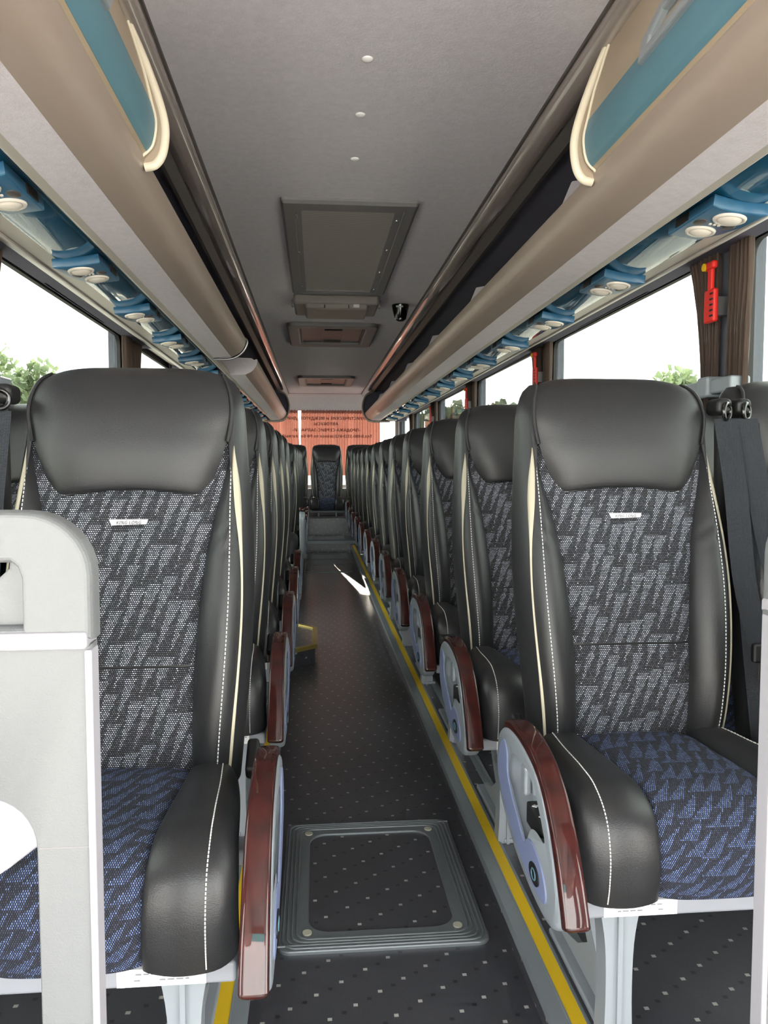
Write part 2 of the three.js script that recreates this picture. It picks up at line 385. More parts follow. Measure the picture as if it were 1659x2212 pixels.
hatch(-0.02, 0, -8.93, -9.53, 'carpet-filled aluminium hatch in the aisle floor just before the rear step');
hatch(-0.03, STEP_Y, -9.75, -10.3, 'aluminium hatch on the raised floor above the rear step');
// small step with gilt edging that juts into the aisle beside the middle door
{
  const t = thing('aisle_step', 'small carpeted step with gilt metal edging jutting into the aisle', 'step', null, [0, 0, 0]);
  const o = [[EDGE_L, -4.12], [-0.165, -4.24], [-0.165, -4.68], [EDGE_L, -4.84]];
  const g = new THREE.ExtrudeGeometry(shapeOf(o.map(([x, z]) => [x, -z])), { depth: 0.1, bevelEnabled: false }); g.rotateX(-Math.PI / 2); g.translate(0, 0.001, 0);
  part('step_body', g, M.carpet, t);
  for (let i = 0; i < 3; i++) {
    const [x0, z0] = o[i], [x1, z1] = o[i + 1], l = Math.hypot(x1 - x0, z1 - z0), b = rbox(0.03, 0.022, l + 0.014, 0.003);
    b.rotateY(Math.atan2(x1 - x0, z1 - z0)); b.translate((x0 + x1) / 2, 0.098, (z0 + z1) / 2); part('edging', b, M.gold, t);
  }
}

// ================================================================== CEILING FITTINGS
for (const s of [-1, 1]) {                                   // glossy cove tube along the ceiling edge
  const P = (a) => a.map(([x, y]) => [s * x, y]);
  const c = thing('ceiling_cove', s > 0 ? 'glossy grey cove profile along the right ceiling edge' : 'glossy grey cove profile along the left ceiling edge', 'cove');
  const pr = spline2([[0.578, 2.241], [0.58, 2.215], [0.6, 2.195], [0.63, 2.188], [0.655, 2.196]], 18);
  part('cove_tube', prism(P([...pr, [0.655, 2.241]]), -12.38, ZF - 0.01), M.tubeGloss, c);
  part('cove_bead', prism(P([[0.57, 2.2405], [0.578, 2.2405], [0.58, 2.23], [0.572, 2.232]]), -12.38, ZF - 0.01), M.darkStrip, c);
  part('dark_channel', prism(P([[0.655, 2.24], [0.655, 2.2], [0.69, 2.172], [0.705, 2.172], [0.705, 2.24]]), -12.38, ZF - 0.01), M.darkStrip, c);
}
const capGeo = (() => { const g = new THREE.SphereGeometry(0.0165, 24, 10, 0, Math.PI * 2, Math.PI / 2, Math.PI / 2); g.scale(1, 0.45, 1); return g; })();
[-1.89, -2.23, -2.575, -2.94].forEach((z, i) => {
  const m = part('ceiling_plug_button', capGeo, M.plugWhite, null); m.name = numbered('ceiling_plug_button'); m.position.set(-0.004, CEIL, z);
  tag(m, `small white ceiling cap, ${ORD[i]} of four counting towards the mesh grille`, 'cap', 'white caps down the middle of the ceiling');
});
{
  const t = thing('ceiling_grille', 'large framed air grille of perforated metal on the ceiling', 'grille', null, [0, CEIL, -4.255]);
  const L = 1.75, W = 0.575;
  const sh = rrect(-W / 2, W / 2, -L / 2, L / 2, 0.004); sh.holes.push(rrect(-W / 2 + 0.045, W / 2 - 0.045, -L / 2 + 0.06, L / 2 - 0.07, 0.004, THREE.Path));
  const g = new THREE.ExtrudeGeometry(sh, { depth: 0.012, bevelEnabled: true, bevelSize: 0.012, bevelThickness: 0.012, bevelSegments: 1 }); g.rotateX(Math.PI / 2); g.translate(0, 0, 0);
  part('outer_frame', g, M.grilleGrey, t);
  const s2 = rrect(-W / 2 + 0.05, W / 2 - 0.05, -L / 2 + 0.065, L / 2 - 0.075, 0.004); s2.holes.push(rrect(-W / 2 + 0.075, W / 2 - 0.085, -L / 2 + 0.085, L / 2 - 0.095, 0.003, THREE.Path));
  const g2 = new THREE.ExtrudeGeometry(s2, { depth: 0.006, bevelEnabled: true, bevelSize: 0.002, bevelThickness: 0.002, bevelSegments: 1 }); g2.rotateX(Math.PI / 2); g2.translate(0, -0.014, 0);
  part('door_frame', g2, M.grilleGrey, t);
  part('perforated_sheet', mbox(-W / 2 + 0.07, W / 2 - 0.08, -0.018, -0.0175, -L / 2 + 0.08, L / 2 - 0.09), M.grilleMesh, t);
  part('backing', mbox(-W / 2 + 0.05, W / 2 - 0.05, -0.008, -0.002, -L / 2 + 0.07, L / 2 - 0.08), M.black, t);
  for (const z of [0.68, 0.2, -0.26, -0.7]) part('screw', mv(new THREE.SphereGeometry(0.007, 12, 8), W / 2 - 0.068, -0.024, z), M.chrome, t);
  for (const z of [0.7, 0.1, -0.68]) part('hinge', mv(rbox(0.012, 0.012, 0.05, 0.004), -W / 2 + 0.052, -0.022, z), M.grilleGrey, t);
}
{
  const t = thing('folding_monitor', 'grey folded-up ceiling monitor behind the mesh grille', 'monitor', null, [-0.01, CEIL, -5.4]);
  part('housing', mv(rbox(0.57, 0.075, 0.42, 0.02, 3), 0, -0.036, 0), M.monitorGrey, t);
  part('screen_shell', mv(rbox(0.42, 0.06, 0.36, 0.02, 3), 0, -0.075, 0.02), M.monitorGrey, t);
  for (const s of [-1, 1]) part('side_clip', mv(rbox(0.02, 0.05, 0.05, 0.008), s * 0.292, -0.05, 0.1), M.grilleGrey, t);
  part('label_sticker', mv(rbox(0.042, 0.028, 0.004, 0.002), 0.13, -0.077, 0.2005), M.sticker, t);
  for (const x of [-0.08, 0.08]) part('slot', mv(rbox(0.008, 0.022, 0.006, 0.002), x, -0.085, 0.199), M.black, t);
}
function roofHatch(z, label) {
  const t = thing('roof_hatch', label, 'roof hatch', null, [-0.012, CEIL, z]), W = 0.71, L = 1.06;
  const sh = rrect(-W / 2, W / 2, -L / 2, L / 2, 0.07); sh.holes.push(rrect(-W / 2 + 0.07, W / 2 - 0.07, -L / 2 + 0.12, L / 2 - 0.1, 0.04, THREE.Path));
  const g = new THREE.ExtrudeGeometry(sh, { depth: 0.02, bevelEnabled: true, bevelSize: 0.015, bevelThickness: 0.014, bevelSegments: 3, curveSegments: 8 }); g.rotateX(Math.PI / 2);
  part('hatch_frame', g, M.grilleGrey, t);
  for (const [x0, x1] of [[-0.255, -0.09], [-0.088, 0.088], [0.09, 0.255]]) part('hatch_panel', mbox(x0, x1, -0.012, -0.004, -L / 2 + 0.13, L / 2 - 0.11), M.hatchGlass, t);
  for (const s of [-1, 1]) part('side_slot', mv(rbox(0.03, 0.02, L - 0.34, 0.006), s * 0.268, -0.014, 0.01), M.black, t);
  for (const s of [-1, 1]) part('handle', mv(rbox(0.15, 0.02, 0.05, 0.008), 0.01, -0.016, s * 0.3), M.black, t);
}
roofHatch(-6.78, 'grey roof hatch behind the folded monitor, the nearer of two');
roofHatch(-10.45, 'grey roof hatch near the rear window, the farther of two');
{
  const t = thing('security_camera', 'small black dome camera on the ceiling beside the cove', 'camera', null, [0.452, CEIL, -5.53]);
  part('camera_body', new THREE.LatheGeometry([[0, -0.115], [0.02, -0.114], [0.04, -0.1], [0.05, -0.06], [0.062, -0.012], [0.062, 0]].map((p) => V2(...p)), 28), M.blackGloss, t);
  part('lens', mv(new THREE.SphereGeometry(0.012, 16, 12), 0.0, -0.1, 0.03), M.chrome, t);
  const st = rbox(0.05, 0.012, 0.003, 0.001); st.translate(-0.012, -0.022, 0.0605); part('name_plate', st, M.steel, t);
}

// ================================================================== LUGGAGE RACKS
const lipPts = spline2([[0.6, 1.872], [0.585, 1.879], [0.578, 1.868], [0.588, 1.83], [0.618, 1.79], [0.669, 1.765]], 30);
function rack(s, z0, z1, label, opts = {}) {
  const P = (a) => a.map(([x, y]) => [s * x, y]);
  const t = thing('luggage_rack', label, 'luggage rack', 'overhead luggage racks');
  part('rack_front', prism(P([...lipPts, [0.669, 1.78], [0.63, 1.805], [0.606, 1.84]]), z0, z1), M.taupe, t);
  part('carpet_underside', prism(P([[0.669, 1.765], [0.777, 1.76], [0.777, 1.775], [0.669, 1.78]]), z0, z1), M.lilacFelt, t);
  part('rack_shelf', prism(P([[0.61, 1.835], [0.63, 1.81], [1.21, 1.81], [1.21, 1.825], [0.64, 1.83]]), z0, z1), M.rackFelt, t);
  part('rack_lining', prism(P([[1.2, 1.81], [1.215, 1.81], [1.215, 2.235], [0.71, 2.235], [0.71, 2.2], [1.1, 2.2], [1.2, 2.1]]), z0, z1), M.rackFelt, t);
  for (const [z, w] of opts.caps ?? []) {                      // rounded trim that closes the open end of the rack
    const o = spline2([[0.74, 2.2], [0.6, 2.14], [0.545, 2.0], [0.555, 1.87], [0.61, 1.775], [0.68, 1.748], [0.79, 1.745], [0.95, 1.75]], 40);
    part('end_trim', tube(P(o).map(([x, y]) => [x, y, z]), w, 60, 6), M.taupe, t);
    part('end_panel', prism(P([...o, [1.2, 1.76], [1.2, 2.23], [0.74, 2.23]]), z - 0.012, z - 0.004), M.rackFelt, t);
  }
  for (const z of opts.dividers ?? []) part('divider', prism(P([[0.62, 1.83], [1.1, 1.83], [1.1, 2.1], [0.68, 2.02], [0.63, 1.9]]), z - 0.006, z + 0.006), M.lilacFelt, t);
  if (opts.endFace) part('end_panel', prism(P([...lipPts, [0.777, 1.76], [1.0, 1.79], [1.0, 1.9], [0.62, 1.885]]), opts.endFace - 0.012, opts.endFace + 0.004), M.lilacFelt, t);
  return t;
}
const RACK_REAR = -11.45, FRONT = ZF - 0.02;
const rackR = rack(1, RACK_REAR, FRONT, 'long taupe luggage rack over the right-hand windows', { caps: [[RACK_REAR, 0.017]], dividers: [-2.5, -4.0, -5.5, -7.0, -8.5, -10] });
const rackL1 = rack(-1, -4.85, FRONT, 'taupe luggage rack over the left front seats, ending before the gap', { dividers: [-2.9, -4.2] });
const rackL2 = rack(-1, RACK_REAR, -5.78, 'taupe luggage rack at the left rear, behind the gap over the door', { caps: [[RACK_REAR, 0.017]], endFace: -5.78 });
part('end_trim', tube([[-0.6, 1.885, -4.855], [-0.572, 1.868, -4.855], [-0.585, 1.82, -4.855], [-0.618, 1.78, -4.855], [-0.669, 1.755, -4.855], [-0.78, 1.75, -4.855]], 0.007, 40, 6), M.steel, rackL1);
// hinged front lids of the racks
const lidPts = spline2([[0.612, 2.19], [0.578, 2.08], [0.56, 2.005], [0.549, 1.95], [0.558, 1.895], [0.583, 1.868]], 40);
for (const [s, t] of [[1, rackR], [-1, rackL1]]) {
  const P = (a) => a.map(([x, y]) => [s * x, y]), zE = -2.02, split = 2.005;
  const lid = part('lid', prism(P(skin(lidPts, 0.018)), zE, FRONT - 0.1), M.doorBeige, t, 'beige hinged lid with a blue band');
  const band = lidPts.filter(([, y]) => y < split && y > 1.876);
  part('blue_band', prism(P(skin(band.map(([x, y]) => [x - 0.0012, y]), 0.003)), zE + 0.001, FRONT - 0.12), M.doorBlue, lid);
  const o = P(spline2([[0.612, 2.19], [0.578, 2.11], [0.546, 2.02], [0.53, 1.95], [0.535, 1.89], [0.553, 1.858], [0.58, 1.85]], 40));
  part('end_flange', prism([...P(lidPts), ...o.slice().reverse()], zE - 0.012, zE - 0.002), M.doorBeige, lid);
  part('end_rim', tube(o.map(([x, y]) => [x, y, zE - 0.012]), 0.0125, 60, 8), M.trimCream, lid);
  part('end_bead', tube(P(lidPts).map(([x, y]) => [x - s * 0.003, y, zE + 0.012]), 0.004, 60, 6), M.trimCream, lid);
  // recessed pull handle
  const at = (k) => P([lidPts[k]])[0], a = at(10), b = at(26);
  const hz = s > 0 ? -1.45 : -1.42, dir = V3(b[0] - a[0], b[1] - a[1], 0).normalize();
  const sh = new THREE.Shape([V2(-0.2, -0.035), V2(0.13, -0.035), V2(0.2, 0.02), V2(0.2, 0.045), V2(-0.13, 0.045), V2(-0.2, 0.01)]);
  sh.holes.push(new THREE.Path([V2(-0.165, 0.002), V2(-0.115, 0.03), V2(0.15, 0.03), V2(0.165, 0.015), V2(0.115, -0.02), V2(-0.165, -0.02)]));
  const hg = new THREE.ExtrudeGeometry(sh, { depth: 0.012, bevelEnabled: true, bevelSize: 0.005, bevelThickness: 0.005, bevelSegments: 2 });
  const ax = V3(0, 0, s), ay = dir.clone().negate(), m4 = new THREE.Matrix4().makeBasis(ax, ay, ax.clone().cross(ay));
  m4.setPosition((a[0] + b[0]) / 2, (a[1] + b[1]) / 2, hz);
  const h = part('handle', hg.applyMatrix4(m4), M.silver, lid);
  part('handle_cup', new THREE.BoxGeometry(0.3, 0.05, 0.004).applyMatrix4(m4), M.steel, lid);
}
// lining in the gap over the middle door
{
  const t = thing('gap_lining', 'dark recessed panel in the gap between the left luggage racks', 'panel');
  part('upper_lining', prism([[-1.2, 1.84], [-1.215, 1.84], [-1.215, 2.235], [-0.71, 2.235], [-0.71, 2.2], [-1.1, 2.2]], -5.77, -4.86), M.rackFelt, t);
  part('lower_lining', prism([[-0.85, 1.825], [-1.19, 1.825], [-1.19, 1.838], [-0.85, 1.838]], -5.77, -4.86), M.taupe, t);
}
// blue glossy service strip with its shelf and valance
for (const s of [-1, 1]) {
  const P = (a) => a.map(([x, y]) => [s * x, y]), side = s > 0 ? 'right' : 'left';
  const z0 = RACK_REAR, t = thing('service_strip', `glossy blue service strip above the ${side}-hand windows`, 'service strip');
  part('inner_edge', prism(P([[0.777, 1.76], [0.8, 1.758], [0.812, 1.765], [0.815, 1.81], [0.8, 1.82], [0.777, 1.776]]), z0, FRONT), M.valance, t);
  part('recess_back', prism(P([[0.815, 1.81], [0.845, 1.81], [0.845, 1.82], [0.815, 1.82]]), z0, FRONT), M.valance, t);
  part('blue_panel', prism(P([...spline2([[0.842, 1.808], [0.85, 1.795], [0.9, 1.777], [0.96, 1.765], [0.985, 1.765]], 12), [0.985, 1.775], [0.85, 1.82]]), z0, FRONT), M.blueGloss, t);
  part('shelf_underside', prism(P([[0.985, 1.765], [1.075, 1.785], [1.075, 1.8], [0.985, 1.775]]), z0, FRONT), M.valance, t);
  part('valance', prism(P([...spline2([[1.075, 1.785], [1.08, 1.777], [1.13, 1.8], [1.19, 1.84], [1.2, 1.86]], 12), [1.22, 1.87], [1.075, 1.805]]), z0, FRONT), M.valanceLight, t);
}
// air and reading-light pods
function makePod(s) {
  const t = new THREE.Group();
  const sh = new THREE.Shape(); sh.moveTo(-0.062, -0.115); sh.quadraticCurveTo(0.01, -0.09, 0.078, -0.115); sh.lineTo(0.07, -0.02); sh.lineTo(0.05, 0.06); sh.lineTo(0.02, 0.125); sh.lineTo(-0.062, 0.125); sh.closePath();
  const g = new THREE.ExtrudeGeometry(shapeOf(sh.getPoints(12).map((p) => [s * p.x, p.y])), { depth: 0.022, bevelEnabled: true, bevelSize: 0.005, bevelThickness: 0.005, bevelSegments: 3 }); g.rotateX(-Math.PI / 2);   // nearer edge at +z
  const housing = part('housing', toCreasedNormals(g, 0.7), M.bluePod, t);
  part('shade_slot', mv(rbox(0.004, 0.026, 0.07, 0.001), s * -0.0685, 0.012, -0.045), M.black, housing);
  for (const [x, z, r] of [[0.012, 0.06, 0.036], [-0.008, -0.055, 0.034]]) {
    const ring = new THREE.TorusGeometry(r, 0.006, 8, 32); ring.rotateX(Math.PI / 2); ring.translate(s * x, -0.006, z);
    const n = part('nozzle', ring, M.nozzle, t);
    const d = new THREE.SphereGeometry(r * 0.9, 24, 10, 0, Math.PI * 2, Math.PI / 2, Math.PI / 2); d.scale(1, 0.45, 1); d.translate(s * x, -0.005, z); part('nozzle_ball', d, M.nozzle, n);
  }
  for (const [x, z] of [[-0.04, 0.005], [0.04, 0.005]]) { const d = new THREE.SphereGeometry(0.02, 18, 10); d.scale(0.8, 0.25, 1.2); d.translate(s * x, -0.005, z); part('lamp_lens', d, M.hatchGlass, t); }
  for (const x of [-0.012, 0.0, 0.012]) part('button', mv(rbox(0.008, 0.006, 0.01, 0.003), s * x, -0.006, 0.006), M.nozzle, t);
  return t;
}
for (const s of [-1, 1]) {
  const proto = makePod(s);
  for (let k = 0; k < 13; k++) {
    const z = s > 0 ? -2.02 - 0.74 * k : -1.96 - 0.76 * k;
    if (z < -11.2) continue;
    const o = k ? proto.clone() : proto; o.name = numbered('air_vent_pod'); scene.add(o);
    o.position.set(s * 0.912, 1.748, z); o.rotation.z = s * -0.14;
    tag(o, `blue air vent and reading light pod, ${ORD[k]} along the ${s > 0 ? 'right' : 'left'}-hand strip`, 'air vent', 'blue pods under the luggage racks');
  }
}

// ================================================================== WINDOW DRESSING
function curtainGeo(h, top, mid, bot, folds, amp, tieY, side) {    // width over height: top, at the tie, bottom
  const wd = table([[0, bot], [tieY / h, mid], [Math.min(0.99, tieY / h + 0.35), (mid + top) / 2 * 1.05], [1, top]]);
  return grid(folds * 8, 24, (u, v) => {
    const w = wd(v), a = amp * (0.7 + 0.5 * hash(Math.floor(u * folds), 3, 5));
    return [a * Math.sin(u * folds * 2 * Math.PI + 0.6 * Math.sin(v * 5)), v * h, (u - side) * w + 0.004 * Math.sin(v * 7 + u * 9)];
  }, (u, v) => [u * 0.5, v * h]);
}
const cgA = curtainGeo(0.98, 0.22, 0.09, 0.16, 8, 0.016, 0.5, 1), cgB = curtainGeo(0.98, 0.12, 0.11, 0.12, 7, 0.016, 0.5, 0);
for (const s of [-1, 1]) for (const [i, z] of PIL.entries()) {
  if (i < 1) continue;
  const where = `${ORD[i - 1]} ${s > 0 ? 'right' : 'left'} window pillar`;
  for (const [g, dz, side] of [[cgA, -0.01, 'rear'], [cgB, 0.06, 'front']]) {
    const c = part('curtain', g, M.curtainBrown, null); c.name = numbered('curtain'); c.position.set(s * 1.197, 0.88, z + dz);
    tag(c, `dark brown gathered curtain on the ${side} edge of the ${where}`, 'curtain', 'gathered window curtains');
  }
  const k = thing('curtain_tie', `grey clamp holding the curtains at the ${where}`, 'curtain tie', 'grey curtain clamps', [s * 1.185, 1.36, z]);
  part('clamp_band', rbox(0.07, 0.05, 0.31, 0.008), M.frameGrey, k);
  part('clamp_block', mv(rbox(0.085, 0.07, 0.07, 0.01), -s * 0.006, 0, 0), M.frameGrey, k);
}
// red emergency hammers
function hammer(s, z, label) {
  const t = thing('emergency_hammer', label, 'hammer', 'red emergency hammers', [s * 1.15, 1.625, z + 0.025]);
  part('bracket', mbox(s > 0 ? 0.008 : -0.062, s > 0 ? 0.062 : -0.008, -0.03, 0.03, -0.012, 0.012), M.steel, t);
  part('holder', mv(rbox(0.02, 0.11, 0.065, 0.008), 0, 0, 0), M.red, t);
  for (let k = 0; k < 5; k++) part('holder_notch', mv(rbox(0.004, 0.006, 0.018, 0.001), -s * 0.0105, -0.035 + k * 0.018, 0.02), M.black, t);
  part('shaft', mv(rbox(0.014, 0.08, 0.026, 0.005), -s * 0.004, 0.09, 0.004), M.red, t);
  part('hammer_head', mv(rbox(0.02, 0.026, 0.07, 0.008), -s * 0.006, 0.13, 0.0), M.red, t);
  const c = new THREE.CylinderGeometry(0.013, 0.013, 0.024, 16); c.rotateZ(Math.PI / 2); part('yellow_seal', c.translate(-s * 0.007, 0.13, -0.02), M.yellow, t);
}
[[-2.5, 'first'], [-4.55, 'second'], [-6.65, 'third'], [-8.75, 'fourth']].forEach(([z, o]) => hammer(1, z, `red emergency hammer between curtains on the ${o} right window pillar`));
// rear window curtains with the shadow of pane lettering painted into their colour
const rearTextShade = (x0, x1) => canvasTex(1024, 512, (c, w, h) => {
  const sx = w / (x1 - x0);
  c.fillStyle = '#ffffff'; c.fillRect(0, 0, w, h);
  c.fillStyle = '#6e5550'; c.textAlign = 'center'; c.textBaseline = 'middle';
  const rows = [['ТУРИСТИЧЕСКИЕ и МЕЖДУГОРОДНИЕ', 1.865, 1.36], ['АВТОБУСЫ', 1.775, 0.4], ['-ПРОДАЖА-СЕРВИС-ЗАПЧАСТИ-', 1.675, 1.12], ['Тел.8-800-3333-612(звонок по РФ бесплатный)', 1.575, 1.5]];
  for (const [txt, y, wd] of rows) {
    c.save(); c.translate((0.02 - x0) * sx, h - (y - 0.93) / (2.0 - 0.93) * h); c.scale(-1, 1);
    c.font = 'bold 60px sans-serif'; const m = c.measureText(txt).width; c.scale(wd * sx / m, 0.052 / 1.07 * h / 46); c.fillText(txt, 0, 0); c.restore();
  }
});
for (const [x0, x1, label] of [[-1.14, -0.44, 'reddish pleated rear window curtain left of the bright gap'], [-0.385, 0.9, 'reddish pleated rear window curtain right of the bright gap']]) {
  const n = Math.round((x1 - x0) * 22);
  const g = grid(n * 6, 10, (u, v) => [x0 + u * (x1 - x0) + (x1 < 0 ? 0.035 * u * (1 - v) * 1.2 : -0.03 * (1 - u) * (1 - v)), 0.93 + v * 1.07, ZR + 0.07 + 0.026 * Math.sin(u * n * 2 * Math.PI + 4 * vnoise(u * 9, 1, 64, 3)) + 0.02 * vnoise(u * 60, v * 1.5, 64, 7)]);
  const c = part('rear_curtain', g, phys({ color: '#98695e', map: rearTextShade(x0, x1), roughness: 1, transmission: 0.095, thickness: 0, side: THREE.DoubleSide }), null); c.name = numbered('rear_curtain');
  tag(c, label, 'curtain', 'rear window curtains');
}

// ================================================================== SEATS
const zc = table([[0.40, 0.0], [0.5, 0.006], [0.6, 0.0], [0.75, -0.026], [0.9, -0.06], [1.0, -0.085], [1.1, -0.108], [1.2, -0.128]]);
const hw = table([[0.40, 0.186], [0.5, 0.196], [0.64, 0.208], [0.75, 0.213], [0.85, 0.211], [0.95, 0.204], [1.05, 0.196], [1.12, 0.191], [1.15, 0.184], [1.175, 0.172], [1.19, 0.155], [1.2, 0.14]]);
const fx = table([[0.40, 0.121], [0.5, 0.123], [0.64, 0.128], [0.74, 0.135], [0.84, 0.147], [0.92, 0.163], [1.0, 0.181], [1.06, 0.189], [1.12, 0.186], [1.2, 0.155]]);
const bulge = table([[0.40, 0.022], [0.5, 0.034], [0.7, 0.036], [0.85, 0.028], [0.98, 0.014], [1.06, 0.006], [1.2, 0.0]]);
const depth = table([[0.40, 0.1], [0.6, 0.115], [0.9, 0.12], [1.1, 0.11], [1.15, 0.095], [1.2, 0.06]]);
const crossCache = new Map();
function cross(y) {
  const k = y.toFixed(4);
  if (!crossCache.has(k)) {
    const F = fx(y), W = hw(y), B = bulge(y), D = depth(y), z = zc(y) - 0.038 * Math.min(1, Math.max(0, (y - 1.12) / 0.07)) ** 2;
    crossCache.set(k, new THREE.CatmullRomCurve3([V3(F - 0.004, y, z - 0.012), V3(F + 0.006, y, z + B * 0.35), V3((F + W) / 2, y, z + B), V3(W - 0.012, y, z + B * 0.75), V3(W + 0.006, y, z + B * 0.2 - 0.014), V3(W + 0.017, y, z - D * 0.45), V3(W + 0.012, y, z - D * 0.85), V3(W - 0.03, y, z - D * 1.08), V3(W * 0.5, y, z - D * 1.14), V3(0, y, z - D * 1.16)], false, 'centripetal'));
  }
  return crossCache.get(k);
}
const BO = (y, t) => cross(y).getPoint(t);
function boNormal(y, t) {
  const a = BO(y, t + 0.01).sub(BO(y, t - 0.01)), b = BO(y + 0.01, t).sub(BO(y - 0.01, t)); return a.cross(b).normalize();
}
const Y0 = 0.405, Y1 = 1.19;
const wr = (y, t) => 0.0028 * Math.max(0, 1 - Math.abs(y - 0.87) / 0.05) * Math.sin(y * 260 + t * 30) * Math.exp(-((t - 0.25) ** 2) * 60);   // creases at the waist
const bolster = grid(34, 54, (u, v) => { const y = Y0 + v * (Y1 - Y0), p = BO(y, u), n = boNormal(Math.min(1.18, Math.max(0.42, y)), Math.min(0.98, Math.max(0.02, u))); p.addScaledVector(n, wr(y, u)); return [p.x, p.y, p.z]; }, (u, v, p) => [p[0] + u * 0.3, p[1]]);
const topCap = grid(12, 6, (u, v) => { const p = BO(Y1, u * 0.999), q = V3(p.x * (1 - v), Y1 + 0.006 * Math.sin(v * 1.57), zc(Y1) - 0.07 + (p.z - zc(Y1) + 0.07) * (1 - v)); return [q.x, q.y, q.z]; });
const botCap = grid(12, 4, (u, v) => { const p = BO(Y0, u), zz = zc(Y0) - 0.05; return [p.x * (1 - v), Y0 - 0.006 * v, zz + (p.z - zz) * (1 - v)]; });
const halfBack = merge([flip(bolster), topCap, botCap]);
const backGeo = merge([halfBack, mirror(halfBack)]);
// fabric centre panel
const fabTop = 1.07;
const fabricGeo = grid(24, 40, (u, v) => {
  const y = Y0 + v * (fabTop - Y0), s = u * 2 - 1, x = s * (fx(y) + 0.002);
  let z = zc(y) + 0.004 - 0.012 * Math.abs(s) ** 6 - 0.006 * (1 - s * s);
  for (const ys of [0.845, 0.635]) z -= 0.006 * Math.exp(-(((y - ys) / 0.008) ** 2));
  return [x, y, z];
}, (u, v, p) => [p[0], p[1]]);
const seamGeo = (ys) => grid(24, 2, (u, v) => { const s = u * 2 - 1, y = ys + (v - 0.5) * 0.003, x = s * fx(y); return [x, y, zc(y) + 0.0012 - 0.012 * Math.abs(s) ** 6 - 0.006 * (1 - s * s)]; });
// leather headrest pad that wraps over the top
const HR = [[0.942, 0.002, 0.145], [0.95, 0.014, 0.147], [0.985, 0.026, 0.159], [1.03, 0.034, 0.174], [1.07, 0.036, 0.184], [1.11, 0.034, 0.189], [1.15, 0.024, 0.186], [1.18, 0.006, 0.178], [1.198, -0.022, 0.17], [1.204, -0.052, 0.166], [1.198, -0.086, 0.165], [1.17, -0.114, 0.165], [1.08, -0.13, 0.16]];
const hrC = new THREE.CatmullRomCurve3(HR.map(([y, d]) => V3(0, y, zc(Math.min(y, 1.2)) + d)), false, 'centripetal'), hrW = new THREE.SplineCurve(HR.map((h, i) => V2(i, h[2])));
const headGeo = grid(28, 44, (u, v) => {
  const p = hrC.getPoint(v), w = hrW.getPoint(v).y, s = u * 2 - 1, front = Math.max(0, 1 - v * 1.5);
  let y = p.y + 0.019 * (1 - s * s) * Math.max(0, 1 - v * 2.6);
  y -= 0.016 * Math.abs(s) ** 5 * Math.min(1, Math.max(0, (v - 0.4) * 4)) * (v < 0.85 ? 1 : 0.6);
  return [s * w, y, p.z - 0.03 * Math.abs(s) ** 5 * Math.min(1, front * 2) * (v < 0.03 ? 0.3 : 1)];
}, (u, v, p) => [p[0], p[1] + v * 0.3]);
// cream piping: wide crescent above, thin below
const pipeW = table([[0.42, 0.006], [0.52, 0.008], [0.64, 0.0045], [0.78, 0.0035], [0.84, 0.007], [0.93, 0.021], [0.98, 0.018], [1.045, 0.002]]);
const pipeGeo = grid(6, 60, (u, v) => {
  const y = 0.42 + v * 0.625, w = pipeW(y), t0 = 0.395, t = t0 + (u - 0.5) * w * 3.2, p = BO(y, t), n = boNormal(y, t);
  p.addScaledVector(n, 0.0006 + 0.0035 * Math.sin(u * Math.PI)); return [p.x, p.y, p.z];
});
const dash = (p, q, r) => { const d = q.clone().sub(p), l = d.length(), g = new THREE.CylinderGeometry(r, r, l, 5, 1); g.applyQuaternion(new THREE.Quaternion().setFromUnitVectors(V3(0, 1, 0), d.normalize())); g.translate((p.x + q.x) / 2, (p.y + q.y) / 2, (p.z + q.z) / 2); return g; };
const stitchGeo = (() => {
  const gs = [];
  for (let y = 0.43; y < 1.0; y += 0.0075) { const f = (yy) => { const t = 0.285, p = BO(yy, t); return p.addScaledVector(boNormal(yy, t), 0.0009); }; gs.push(dash(f(y), f(y + 0.0048), 0.0011)); }
  return merge(gs);
})();
const sideWelt = tube(Array.from({ length: 16 }, (_, i) => { const v = 0.3 + 0.42 * i / 15, p = hrC.getPoint(v), w = hrW.getPoint(v).y; return [w + 0.002, p.y - 0.014 * Math.min(1, Math.max(0, (v - 0.4) * 4)), p.z - 0.026 * Math.min(1, Math.max(0, 1 - v * 1.5) * 2)]; }), 0.0035, 30, 6);
const badgeTex = canvasTex(256, 40, (c, w, h) => { c.fillStyle = '#d8d8d8'; c.fillRect(0, 0, w, h); c.fillStyle = '#3a3a3c'; c.font = 'italic bold 30px sans-serif'; c.textAlign = 'center'; c.textBaseline = 'middle'; c.fillText('KING LONG', w / 2, h / 2 + 2); });
const badgeMat = std({ map: badgeTex, roughness: 0.25, metalness: 0.6 });
const badgeGeo = (() => {
  const g = new THREE.ExtrudeGeometry(shapeOf([[-0.036, 0.0055], [0.036, 0.0055], [0.033, -0.004], [-0.031, -0.0055]]), { depth: 0.002, bevelEnabled: false });
  const p = g.attributes.position, uv = g.attributes.uv; for (let i = 0; i < p.count; i++) uv.setXY(i, (p.getX(i) + 0.036) / 0.072, (p.getY(i) + 0.006) / 0.012);
  g.rotateX(-0.23); g.translate(0, 0.9, zc(0.9) + 0.0015); return g;
})();
